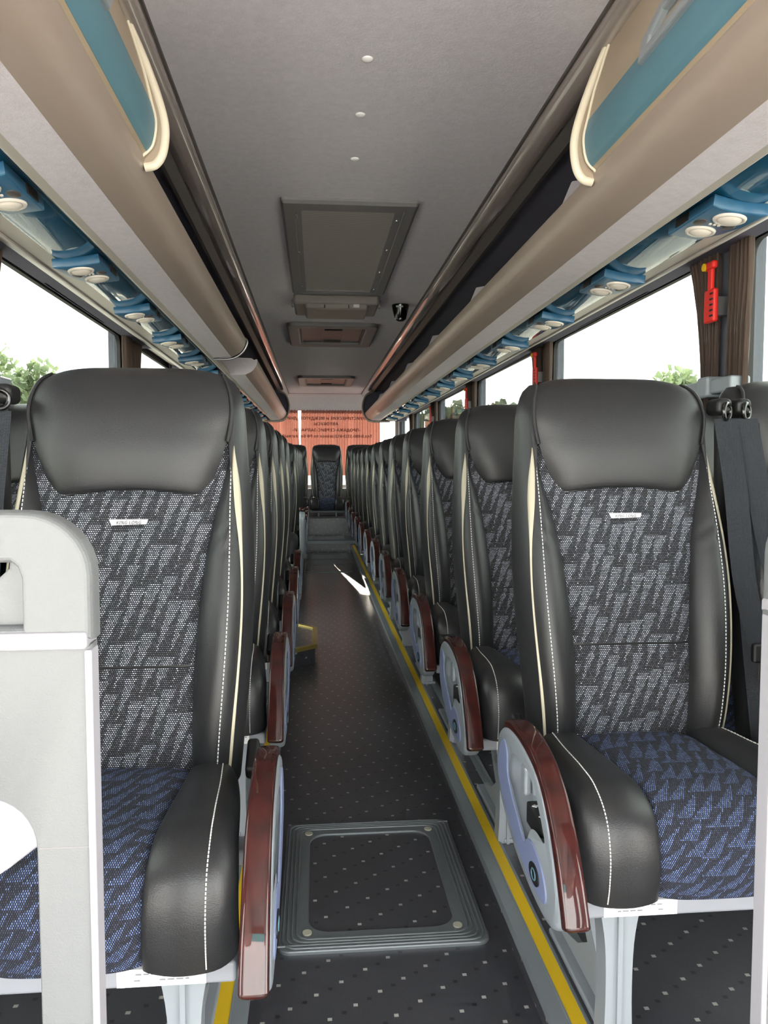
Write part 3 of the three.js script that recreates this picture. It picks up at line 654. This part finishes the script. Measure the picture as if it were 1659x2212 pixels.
// cushion: leather sides, woven middle
const cuC = new THREE.CatmullRomCurve3([V3(0, 0.43, -0.04), V3(0, 0.445, 0.02), V3(0, 0.452, 0.12), V3(0, 0.46, 0.24), V3(0, 0.458, 0.31), V3(0, 0.435, 0.355), V3(0, 0.39, 0.372), V3(0, 0.34, 0.37), V3(0, 0.3, 0.36)], false, 'centripetal');
const cuF = (v) => 0.122 - 0.016 * v, cuW = (v) => 0.19 + 0.042 * Math.sin(Math.min(1, v * 1.6) * Math.PI / 2);
function cuPoint(s, v, lift) {                                // s in [-1, 1] across the cushion, lift: bolster height
  const p = cuC.getPoint(v), t = cuC.getTangent(v), n = V3(0, t.z, -t.y).normalize(); if (v < 0.5 && n.y < 0) n.negate(); if (v >= 0.5 && n.z < 0) n.negate();
  return p.addScaledVector(n, lift).setX(s);
}
const cuFabric = grid(24, 48, (u, v) => { const s = u * 2 - 1, p = cuPoint(s * (cuF(v) + 0.002), v, 0.004 - 0.01 * Math.abs(s) ** 6 + 0.004 * (1 - s * s)); return [p.x, p.y, p.z]; }, (u, v, p) => [p[0], v * 0.62]);
const cuSide = grid(22, 48, (u, v) => {
  const F = cuF(v), W = cuW(v), k = u;
  const pts = [[F - 0.003, -0.006], [F + 0.006, 0.008], [F + (W - F) * 0.4, 0.018], [F + (W - F) * 0.8, 0.012], [W, -0.008], [W + 0.006, -0.035], [W, -0.08]];
  const c = new THREE.SplineCurve(pts.map((q) => V2(...q))).getPoint(k), p = cuPoint(c.x, v, c.y); if (p.y < 0.295) p.y = 0.295 + (p.y - 0.295) * 0.1; return [p.x, p.y, p.z];
}, (u, v) => [u * 0.25, v * 0.6]);
const cuSides = merge([cuSide, flip(mirrorIndexed(cuSide)), mbox(-0.2, 0.2, 0.3, 0.4, -0.05, 0.33)]);
function mirrorIndexed(g) { const k = g.clone(), p = k.attributes.position; for (let i = 0; i < p.count; i++) p.setX(i, -p.getX(i)); return k; }
const cuStitch = (() => {
  const f = (v) => { const F = cuF(v), W = cuW(v), p = cuPoint(F + (W - F) * 0.72, v, 0.0155); return p; }, gs = [];
  for (let v = 0.04; v < 0.97; v += 0.0125) gs.push(dash(f(v), f(v + 0.008), 0.0011));
  const one = merge(gs); return merge([one, mirror(one)]);
})();
// frame rail, leg, sticker
const railGeo = rbox(0.47, 0.032, 0.05, 0.006); railGeo.translate(0, 0.279, 0.325);
const rearRail = rbox(0.47, 0.03, 0.05, 0.006); rearRail.translate(0, 0.279, 0.0);
const stickerTex = canvasTex(256, 64, (c, w, h) => { c.fillStyle = '#ececea'; c.fillRect(0, 0, w, h); c.fillStyle = '#77777c'; for (let r = 0; r < 2; r++) for (let x = 14; x < w - 30;) { const l = 5 + hash(x, r, 77) * 16; if (hash(x, r, 5) > 0.35) c.fillRect(x, 16 + r * 22, l, 6); x += l + 5; } });
const stickerMat = std({ map: stickerTex, roughness: 0.6 });
const stickerGeo = (() => { const g = new THREE.PlaneGeometry(0.125, 0.026); g.translate(0, 0.279, 0.3508); return g; })();
function legGeo(out) {                                       // out: -1 when the aisle lies to the left of the seat
  const x = out * 0.155;
  const front = prism(spline2([[x - 0.034, 0.265], [x - 0.024, 0.2], [x - 0.022, 0.1], [x - 0.026, 0.0]], 12).concat(spline2([[x + 0.028, 0.0], [x + 0.024, 0.1], [x + 0.026, 0.2], [x + 0.036, 0.265]], 12)), 0.28, 0.325);
  const rib = prism([[x - 0.004, 0.255], [x - 0.004, 0], [x + 0.004, 0], [x + 0.004, 0.255]], 0.325, 0.332);
  return merge([front, rib]);
}
function braceGeo(out) {
  const x = out * 0.14, q = (pts, w) => { const g = prism(pts.map(([a, b]) => [-a, b]), -w, w); g.rotateY(Math.PI / 2); g.translate(x, 0, 0); return g; };
  return merge([q([[0.03, 0.265], [0.08, 0.265], [0.29, 0.03], [0.29, 0.0], [0.26, 0.0]], 0.012), q([[0.0, 0.02], [0.27, 0.02], [0.27, 0.05], [0.16, 0.1], [0.1, 0.06], [0.0, 0.03]], 0.006)]);
}
const footGeo = (out) => rbox(0.05, 0.014, 0.36, 0.005).translate(out * 0.14, 0.007, 0.15);
// armrest, modelled for a seat whose aisle lies at -x; the seat's middle is x = 0
const AX = -0.27;
const armOutline = spline2([[0.0, 0.4], [0.012, 0.45], [0.06, 0.48], [0.12, 0.49], [0.19, 0.487], [0.27, 0.472], [0.33, 0.43], [0.375, 0.36], [0.395, 0.3], [0.37, 0.272], [0.32, 0.264], [0.24, 0.268], [0.14, 0.288], [0.05, 0.33], [0.01, 0.365], [0.0, 0.4]], 90);
const recess = spline2([[0.1, 0.43], [0.125, 0.458], [0.2, 0.468], [0.265, 0.452], [0.315, 0.41], [0.33, 0.385], [0.285, 0.383], [0.25, 0.37], [0.222, 0.338], [0.2, 0.348], [0.14, 0.385], [0.105, 0.408], [0.1, 0.43]], 60);
const zyToX = (g, x) => { g.rotateY(-Math.PI / 2); g.translate(x, 0, 0); return g; };   // outline x becomes z, its depth becomes -x
const armBody = (() => {
  const sh = shapeOf(armOutline.slice(0, -1)); sh.holes.push(new THREE.Path(recess.slice(0, -1).map((p) => V2(...p))));
  const g = new THREE.ExtrudeGeometry(sh, { depth: 0.018, bevelEnabled: true, bevelSize: 0.01, bevelThickness: 0.012, bevelSegments: 4 });
  return toCreasedNormals(zyToX(g, AX + 0.012), 0.7);
})();
const armBack = (() => { const g = new THREE.ExtrudeGeometry(shapeOf(armOutline.slice(0, -1)), { depth: 0.006, bevelEnabled: false }); return zyToX(g, AX + 0.024); })();
const lavOutline = spline2([[0.016, 0.4], [0.03, 0.44], [0.06, 0.462], [0.085, 0.445], [0.088, 0.41], [0.12, 0.378], [0.17, 0.352], [0.215, 0.33], [0.235, 0.345], [0.27, 0.352], [0.32, 0.335], [0.345, 0.305], [0.33, 0.285], [0.26, 0.284], [0.16, 0.302], [0.07, 0.34], [0.025, 0.375], [0.016, 0.4]], 80);
const lavGeo = (() => { const g = new THREE.ExtrudeGeometry(shapeOf(lavOutline.slice(0, -1)), { depth: 0.002, bevelEnabled: true, bevelSize: 0.002, bevelThickness: 0.0015, bevelSegments: 2 }); return zyToX(g, AX - 0.017); })();
const ovalGeo = (() => { const g = new THREE.CylinderGeometry(0.019, 0.019, 0.003, 28); g.rotateZ(Math.PI / 2); g.scale(1, 0.9, 1.5); g.translate(AX - 0.021, 0.309, 0.285); return g; })();
const ovalMark = (() => { const g = new THREE.TorusGeometry(0.009, 0.0012, 6, 24); g.rotateY(Math.PI / 2); g.scale(1, 1, 1.3); g.translate(AX - 0.0226, 0.309, 0.285); return g; })();
const capCurve = new THREE.CatmullRomCurve3([V3(0, 0.486, 0.045), V3(0, 0.5, 0.1), V3(0, 0.503, 0.16), V3(0, 0.494, 0.23), V3(0, 0.47, 0.295), V3(0, 0.425, 0.35), V3(0, 0.37, 0.39), V3(0, 0.294, 0.43)], false, 'centripetal');
const woodGeo = (() => {
  const prof = []; for (let i = 0; i < 24; i++) { const a = i / 24 * 2 * Math.PI, c = Math.cos(a), q = Math.sin(a), e = 0.42; prof.push([Math.sign(c) * Math.abs(c) ** e * 0.021, Math.sign(q) * Math.abs(q) ** e * 0.0125]); }
  const at = (u, v, k = 1) => { const p = capCurve.getPoint(v), t = capCurve.getTangent(v), n = V3(0, t.z, -t.y), q = prof[Math.round(u * 24) % 24]; const w = 1 - 0.1 * (1 - v); return [AX + 0.004 + q[0] * w * k, p.y + n.y * q[1] * k, p.z + n.z * q[1] * k]; };
  const body = grid(24, 48, (u, v) => at(u, 0.012 + v * 0.976), (u, v) => [u * 0.12, v * 0.5]);
  const endA = grid(24, 4, (u, v) => at(u, 0.012 - 0.012 * Math.sin(v * 1.57), Math.max(0.01, Math.cos(v * 1.57) ** 0.5)), (u, v) => [u * 0.1, v * 0.02]), endB = grid(24, 4, (u, v) => at(u, 0.988 + 0.012 * Math.sin(v * 1.57), Math.max(0.01, Math.cos(v * 1.57) ** 0.5)), (u, v) => [u * 0.1, v * 0.02]);
  return merge([body, flip(endA), endB]);
})();
const switchGeo = mv(rbox(0.03, 0.04, 0.095, 0.004), AX + 0.004, 0.378, 0.243);
const leverGeo = [mv(rbox(0.014, 0.055, 0.03, 0.006), AX - 0.003, 0.425, 0.165), mv(rbox(0.012, 0.055, 0.03, 0.006), AX + 0.011, 0.425, 0.172)];
const arrowGeo = (dz) => { const a = shapeOf([[-0.012, 0], [-0.005, 0.006], [-0.005, 0.0025], [0.005, 0.0025], [0.005, 0.006], [0.012, 0], [0.005, -0.006], [0.005, -0.0025], [-0.005, -0.0025], [-0.005, -0.006]]); const g = new THREE.ExtrudeGeometry(a, { depth: 0.0012, bevelEnabled: false }); g.rotateX(-Math.PI / 2); g.translate(AX + 0.004, 0.3985, dz); return g; };
const reclineGeo = (() => { const g = rbox(0.024, 0.03, 0.08, 0.008); g.rotateX(0.5); g.translate(-0.228, 0.44, -0.05); return g; })();

function makeSeat(out, kind) {                               // out: -1 aisle at the left, +1 aisle at the right, 0 no armrest; kind 'near' | 'far'
  const G = (g) => (out > 0 ? mirror(g) : g), near = kind === 'near';
  const t = new THREE.Group();
  const back = part('backrest', backGeo, M.leather, t);
  part('fabric_panel', fabricGeo, M.fabricBack, back, 'woven dark fabric with pale flecks');
  part('headrest', headGeo, M.leather, back);
  for (const s of [-1, 1]) {
    part('cream_piping', s > 0 ? pipeGeo : mirror(pipeGeo), M.cream, back);
    if (near) { part('stitching', s > 0 ? stitchGeo : mirror(stitchGeo), M.thread, back); part('welt', s > 0 ? sideWelt : mirror(sideWelt), M.leather, back); }
  }
  if (near) for (const y of [0.845, 0.635]) part('seam', seamGeo(y), M.black, back);
  part('maker_badge', badgeGeo, badgeMat, back);
  const cu = part('cushion', cuSides, M.leather, t);
  part('fabric_panel', cuFabric, M.fabricSeat, cu, 'woven blue and black fabric');
  if (near) part('stitching', cuStitch, M.thread, cu);
  const rail = part('frame_rail', railGeo, M.railWhite, t); if (out) part('frame_rail', rearRail, M.railWhite, t);
  if (near) part('sticker', G(stickerGeo.clone().translate(out ? -0.13 : 0.02, 0, 0)), stickerMat, rail);
  if (out) {
    part('leg', legGeo(out), M.frameGrey, t); part('brace', braceGeo(out), M.frameGrey, t); part('foot', footGeo(out), M.frameGrey, t);
    part('recline_lever', G(reclineGeo), M.black, t);
    const arm = part('armrest', G(merge([armBody, armBack])), M.silver, t, 'silver armrest with a varnished wood cap');
    part('inset_panel', G(lavGeo), M.lavender, arm); part('oval_plate', G(ovalGeo), M.black, arm);
    part('wood_cap', G(woodGeo), M.wood, arm); part('switch_block', G(switchGeo), M.black, arm);
    if (near) { part('plate_mark', G(ovalMark), M.doorBlue, arm); for (const g of leverGeo) part('lever', G(g), M.silver, arm); for (const z of [0.222, 0.264]) part('arrow_mark', G(arrowGeo(z)), M.sticker, arm); }
  }
  return t;
}
const protos = { };
const takeSeat = (out, kind) => { const k = out + kind; protos[k] ??= makeSeat(out, kind); return protos[k].clone(); };
const RIGHT = Array.from({ length: 12 }, (_, k) => -1.535 - 0.75 * k);
const LEFT = [-1.43, -2.386, -3.14, -3.88, -4.63, -6.35, -7.1, -7.85, -8.6, -9.35];
function addSeat(out, kind, x, y, z, label, group) {
  const o = takeSeat(out, kind); o.name = numbered('coach_seat'); o.position.set(x, y, z); scene.add(o); return tag(o, label, 'seat', group);
}
function addLatch(o, tagged) {                              // small black catch low on the rear of a backrest, at the aisle side
  const l = part('table_catch', mv(rbox(0.09, 0.03, 0.05, 0.006), -0.215, 0.44, -0.16), M.black, o);
  part('catch_body', mv(rbox(0.06, 0.05, 0.03, 0.005), -0.225, 0.412, -0.155), M.black, l);
  if (tagged) part('green_tag', mv(rbox(0.022, 0.026, 0.003, 0.001), -0.236, 0.416, -0.139), std({ color: '#8fd6a0', roughness: 0.6 }), l, 'pale green tag');
}
RIGHT.forEach((z, k) => {
  const kind = k < 5 ? 'near' : 'far', y = z < STEP_Z ? STEP_Y : PLAT;
  const row = k === 0 ? 'front row' : `${ORD[k]} row`;
  const a = addSeat(-1, kind, 0.505, y, z, k === 0 ? 'black leather aisle seat at the front right, whole seat and wood armrest in view' : `black leather and fabric aisle seat in the ${row} right of the aisle`, 'seats right of the aisle');
  if (k === 1 || k === 2) addLatch(a, k === 1);
  addSeat(0, kind, 0.98, y, z, `black leather and fabric window seat in the ${row} right of the aisle`, 'seats right of the aisle');
});
LEFT.forEach((z, k) => {
  const kind = k < 5 ? 'near' : 'far';
  const row = k === 0 ? 'front row' : `${ORD[k]} row`;
  const o = addSeat(1, kind, k ? -0.528 : -0.508, PLAT, z, k === 0 ? 'black leather aisle seat at the front left, behind the grey partition' : k === 5 ? 'black aisle seat left of the aisle with its armrest folded up' : `black leather and fabric aisle seat in the ${row} left of the aisle`, 'seats left of the aisle');
  if (k === 5) { const a = o.children.find((c) => c.name === 'armrest'); a.rotation.x = -1.35; a.position.set(0, 0.19, 0.62); }
  addSeat(0, kind, k ? -1.0 : -0.98, PLAT, z, `black leather and fabric window seat in the ${row} left of the aisle`, 'seats left of the aisle');
});
[['leftmost', -0.98], ['second from the left', -0.49], ['middle', 0], ['second from the right', 0.49], ['rightmost', 0.98]].forEach(([w, x]) => addSeat(0, 'far', x, 0.19, -10.85, w === 'middle' ? 'black seat facing the aisle in the middle of the rear bench' : `black seat on the rear bench below the curtain, ${w}`, 'rear bench seats'));
{
  const t = thing('bench_support', 'short pale metal posts carrying the rear bench', 'support', null, [0, PED_Y, -10.52]);
  for (const x of [-0.9, -0.45, -0.12, 0.12, 0.45, 0.9]) part('post', mbox(x - 0.012, x + 0.012, 0, 0.05, -0.015, 0.015), M.railWhite, t);
}
// ------------------------------------------------------------------ seat belts hanging between the front seats
const beltGeo = (pts, w = 0.046) => {                        // flat webbing along a curve, wide across x-z
  const c = new THREE.CatmullRomCurve3(pts.map((p) => V3(p[0], p[1], p[2])), false, 'centripetal');
  const f = (u, v, o) => { const p = c.getPoint(v), t = c.getTangent(v), a = pts[0][3] ?? 0.5, d = V3(Math.cos(a), 0, Math.sin(a)); const n = d.clone().cross(t).normalize(); return p.addScaledVector(d, (u - 0.5) * w).addScaledVector(n, o).toArray(); };
  return merge([grid(2, 30, (u, v) => f(u, v, 0.0008), (u, v) => [u * w, v]), flip(grid(2, 30, (u, v) => f(u, v, -0.0008), (u, v) => [u * w, v]))]);
};
function belt(label, runs, top, buckle, shiny) {
  const t = thing('seat_belt', label, 'seat belt', 'black seat belts');
  t.position.z = runs[0][0][0] > 0 ? 0.035 : 0.085;
  for (const r of runs) part('webbing', beltGeo(r), M.belt, t);
  const ring = new THREE.TorusGeometry(0.017, 0.005, 8, 24); ring.rotateY(0.7); ring.translate(...top); part('guide_ring', ring, M.blackGloss, t);
  part('guide_cover', mv(rbox(0.036, 0.036, 0.06, 0.012, 3), top[0], top[1] + 0.012, top[2] - 0.035), M.black, t);
  if (buckle) { const b = part('tongue_grip', mv(rbox(0.05, 0.04, 0.016, 0.005), ...buckle), M.black, t); part('tongue', mv(rbox(0.03, 0.045, 0.004, 0.002), buckle[0] + 0.004, buckle[1] - 0.036, buckle[2]), shiny ? M.chrome : M.black, b); }
}
belt('black seat belt hanging off the shoulder of the front right aisle seat', [[[0.725, 1.2, -1.63, 0.5], [0.735, 1.05, -1.6], [0.745, 0.85, -1.57], [0.77, 0.72, -1.55]], [[0.74, 1.2, -1.64, 0.4], [0.755, 1.0, -1.6], [0.765, 0.75, -1.57], [0.78, 0.5, -1.54]]], [0.728, 1.215, -1.63], [0.772, 0.71, -1.54], false);
belt('black seat belt with bright tongue hanging off the front right window seat', [[[0.775, 1.19, -1.63, 0.6], [0.785, 1.0, -1.6], [0.8, 0.75, -1.56], [0.81, 0.5, -1.53]], [[0.765, 1.2, -1.62, 0.4], [0.79, 0.95, -1.57], [0.815, 0.8, -1.54]]], [0.772, 1.215, -1.63], [0.82, 0.785, -1.53], true);
belt('black seat belt beside the headrest of the front left aisle seat', [[[-0.735, 1.2, -1.56, -0.4], [-0.745, 1.0, -1.53], [-0.75, 0.75, -1.5], [-0.755, 0.5, -1.47]]], [-0.728, 1.22, -1.55]);
belt('black seat belt beside the headrest of the front left window seat', [[[-0.775, 1.2, -1.56, -0.3], [-0.785, 1.0, -1.53], [-0.79, 0.75, -1.5], [-0.79, 0.5, -1.47]]], [-0.772, 1.22, -1.55]);

// ------------------------------------------------------------------ grey partitions in front of the first seats
function partition(s, z, edge, inset, label) {
  const t = thing('partition', label, 'partition', 'grey partitions before the front seats', [0, 0, z]), X = (a) => s * a;
  const W = 1.22, top = 1.051;
  const F = (pts) => shapeOf(s > 0 ? pts : pts.map(([x, y]) => [-x, y]));
  // upper frame with a rounded shoulder and a hand hole
  const e = edge + inset, sh = new THREE.Shape();
  const c = [[e, 0.94], [e, top - 0.055]]; for (let i = 0; i <= 8; i++) { const a = Math.PI + i / 8 * Math.PI / 2; c.push([e + 0.055 + 0.055 * Math.cos(a), top - 0.055 - 0.055 * Math.sin(a)]); }
  c.push([W, top + 0.012], [W, 0.94]);
  const up = F(c), hole = []; const hx = e + 0.053;
  for (const p of [[hx, 0.942], [hx, 0.995], [hx + 0.004, 1.007], [hx + 0.012, 1.014], [W - 0.2, 1.02], [W - 0.2, 0.942]]) hole.push(V2(s * p[0], p[1]));
  up.holes.push(new THREE.Path(hole));
  part('upper_frame', new THREE.ExtrudeGeometry(up, { depth: 0.014, bevelEnabled: true, bevelSize: 0.006, bevelThickness: 0.012, bevelSegments: 4 }).translate(0, 0, -0.012), M.panelGrey, t);
  const web = F([[hx - 0.005, 0.94], [hx - 0.005, 1.016], [hx + 0.016, 1.02], [hx + 0.018, 1.0], [hx + 0.045, 0.975], [hx + 0.09, 0.945], [hx + 0.09, 0.94]]);
  part('web_panel', new THREE.ExtrudeGeometry(web, { depth: 0.01, bevelEnabled: true, bevelSize: 0.003, bevelThickness: 0.003, bevelSegments: 2 }).translate(0, 0, -0.014), M.panelGrey, t);
  const bx = (a, b, y0, y1, z0, z1, r) => rbox(b - a, y1 - y0, z1 - z0, r, 3).translate(s * (a + b) / 2, (y0 + y1) / 2, (z0 + z1) / 2);
  part('trim_band', bx(edge - 0.002, W, 0.926, 0.943, -0.02, 0.018, 0.004), M.panelWhite, t);
  // board with an arched lower edge, its post running down to the floor
  const bd = [[edge, 0.926], [edge, 0.1]];
  bd.push([edge + 0.048, 0.1], [edge + 0.048, 0.73]); for (let i = 1; i <= 8; i++) { const a = i / 8 * Math.PI / 2; bd.push([edge + 0.048 + 0.05 * (1 - Math.cos(a)), 0.73 + 0.055 * Math.sin(a)]); }
  bd.push([W, 0.79], [W, 0.926]);
  part('board', toCreasedNormals(new THREE.ExtrudeGeometry(F(bd), { depth: 0.014, bevelEnabled: true, bevelSize: 0.004, bevelThickness: 0.006, bevelSegments: 3 }), 0.6).translate(0, 0, -0.01), M.panelGrey, t);
  part('edge_glint', bx(edge - 0.005, edge + 0.002, 0.1, 0.925, -0.012, 0.0125, 0.002), M.panelWhite, t);  // pale strip standing in for the specular highlight along the post chamfer
  part('post_joint', bx(edge - 0.0005, edge + 0.0485, 0.7315, 0.7325, -0.012, 0.0105, 0.0003), M.grilleGrey, t);
  const kn = F([[edge + 0.03, 0.8], [edge + 0.03, 0.745], [edge + 0.09, 0.7], [edge + 0.4, 0.5], [W, 0.5], [W, 0.8]]);
  part('knee_panel', new THREE.ExtrudeGeometry(kn, { depth: 0.006, bevelEnabled: true, bevelSize: 0.002, bevelThickness: 0.002, bevelSegments: 2 }).translate(0, 0, -0.026), M.panelWhite, t);
  return t;
}
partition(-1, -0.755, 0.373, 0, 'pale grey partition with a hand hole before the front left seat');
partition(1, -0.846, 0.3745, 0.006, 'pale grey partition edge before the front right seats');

// ================================================================== OUTSIDE
struct('ground', mbox(-80, 80, -1.3, -1.2, -120, -0.8), M.asphalt);
struct('added_bounce_pavement', mbox(-80, 80, -1.3, -1.2, -0.8, 60), M.bounceConcrete);  // unseen pale forecourt, added to bounce light onto the front ceiling
const leafGeo = new THREE.PlaneGeometry(0.08, 0.055);
function tree(x, z, top, w, label, leaf = M.leaf, size = 1) {
  const t = thing('tree', label, 'tree', null, [x, -1.2, z]), H = top + 1.2;
  part('trunk', mv(new THREE.CylinderGeometry(0.05, 0.1, H * 0.7, 8), 0, H * 0.35, 0), M.bark, t);
  const n = 3200, crown = new THREE.InstancedMesh(leafGeo, leaf, n); crown.name = 'foliage'; crown.userData.kind = 'stuff';
  const m = new THREE.Matrix4(), q = new THREE.Quaternion(), e = new THREE.Euler();
  const blobs = Array.from({ length: 14 }, () => [(rnd() - 0.5) * w * 1.4, H * (0.35 + 0.58 * rnd()), (rnd() - 0.5) * w * 1.4, (0.25 + 0.3 * rnd()) * Math.max(1, size * 0.6)]);
  blobs.push([0, H - 0.3, 0, 0.3]);
  for (let i = 0; i < n; i++) {
    const b = blobs[Math.floor(rnd() * blobs.length)]; e.set(rnd() * 6, rnd() * 6, rnd() * 6); q.setFromEuler(e);
    const r = b[3] * Math.cbrt(rnd()), a = rnd() * 6.28, k = rnd() * 2 - 1, f = Math.sqrt(1 - k * k);
    m.compose(V3(b[0] + r * f * Math.cos(a), b[1] + r * k, b[2] + r * f * Math.sin(a)), q, V3(1, 1, 1).multiplyScalar((0.8 + rnd()) * size)); crown.setMatrixAt(i, m);
  }
  t.add(crown);
}
tree(6.8, -14.2, 2.85, 0.55, 'light green young tree outside the right window, nearest the front pillar');
tree(7.55, -14.5, 2.7, 0.5, 'light green young tree outside the right window, right one of the pair');
tree(-6.2, -13.2, 3.7, 1.6, 'tall pale green tree outside the left front window');
tree(-5.2, -14.5, 2.9, 1.2, 'bushy pale green tree lower beside the tall left one');
function house(x, z, w, h, d, roof, label, wall = M.houseWall) {
  const t = thing('distant_building', label, 'building', null, [x, -1.2, z]);
  part('wall', mbox(-w / 2, w / 2, 0, h, -d / 2, d / 2), wall, t);
  const g = prism([[-w / 2 - 0.2, 0], [w / 2 + 0.2, 0], [w / 2 - 0.4, 0.8], [-w / 2 + 0.4, 0.8]], -d / 2 - 0.2, d / 2 + 0.2); g.translate(0, h, 0); part('roof', g, roof, t);
  for (let k = 0; k < 3; k++) part('window', mbox(-w / 2 + w * (k + 0.3) / 3, -w / 2 + w * (k + 0.7) / 3, h * 0.45, h * 0.75, d / 2, d / 2 + 0.03), M.hatchGlass, t);
}
house(12.6, -52, 5.5, 5.2, 5, M.houseRoof, 'long dull building with a grey roof far beyond the right rear windows');
house(21, -56, 7, 5, 6, M.houseRoof, 'dull low building farthest right beyond the rear windows');
house(8.9, -47, 2.6, 4.6, 3, M.houseRed, 'small reddish building behind the bus, seen past the rear pillar', M.houseRed);
for (const [x, z, top, w, l] of [[10.4, -43, 4.2, 1.6, 'dark green distant tree beside the reddish building'], [15.4, -45, 4.7, 1.8, 'broad hazy tree between the two dull buildings'], [7.2, -44, 4.2, 1.6, 'hazy dark tree left of the reddish building'], [22.5, -48, 4.6, 2.4, 'hazy tree right of the farthest building']]) tree(x, z, top, w, l, M.farLeaf, 4);

renderer.render(scene, camera);
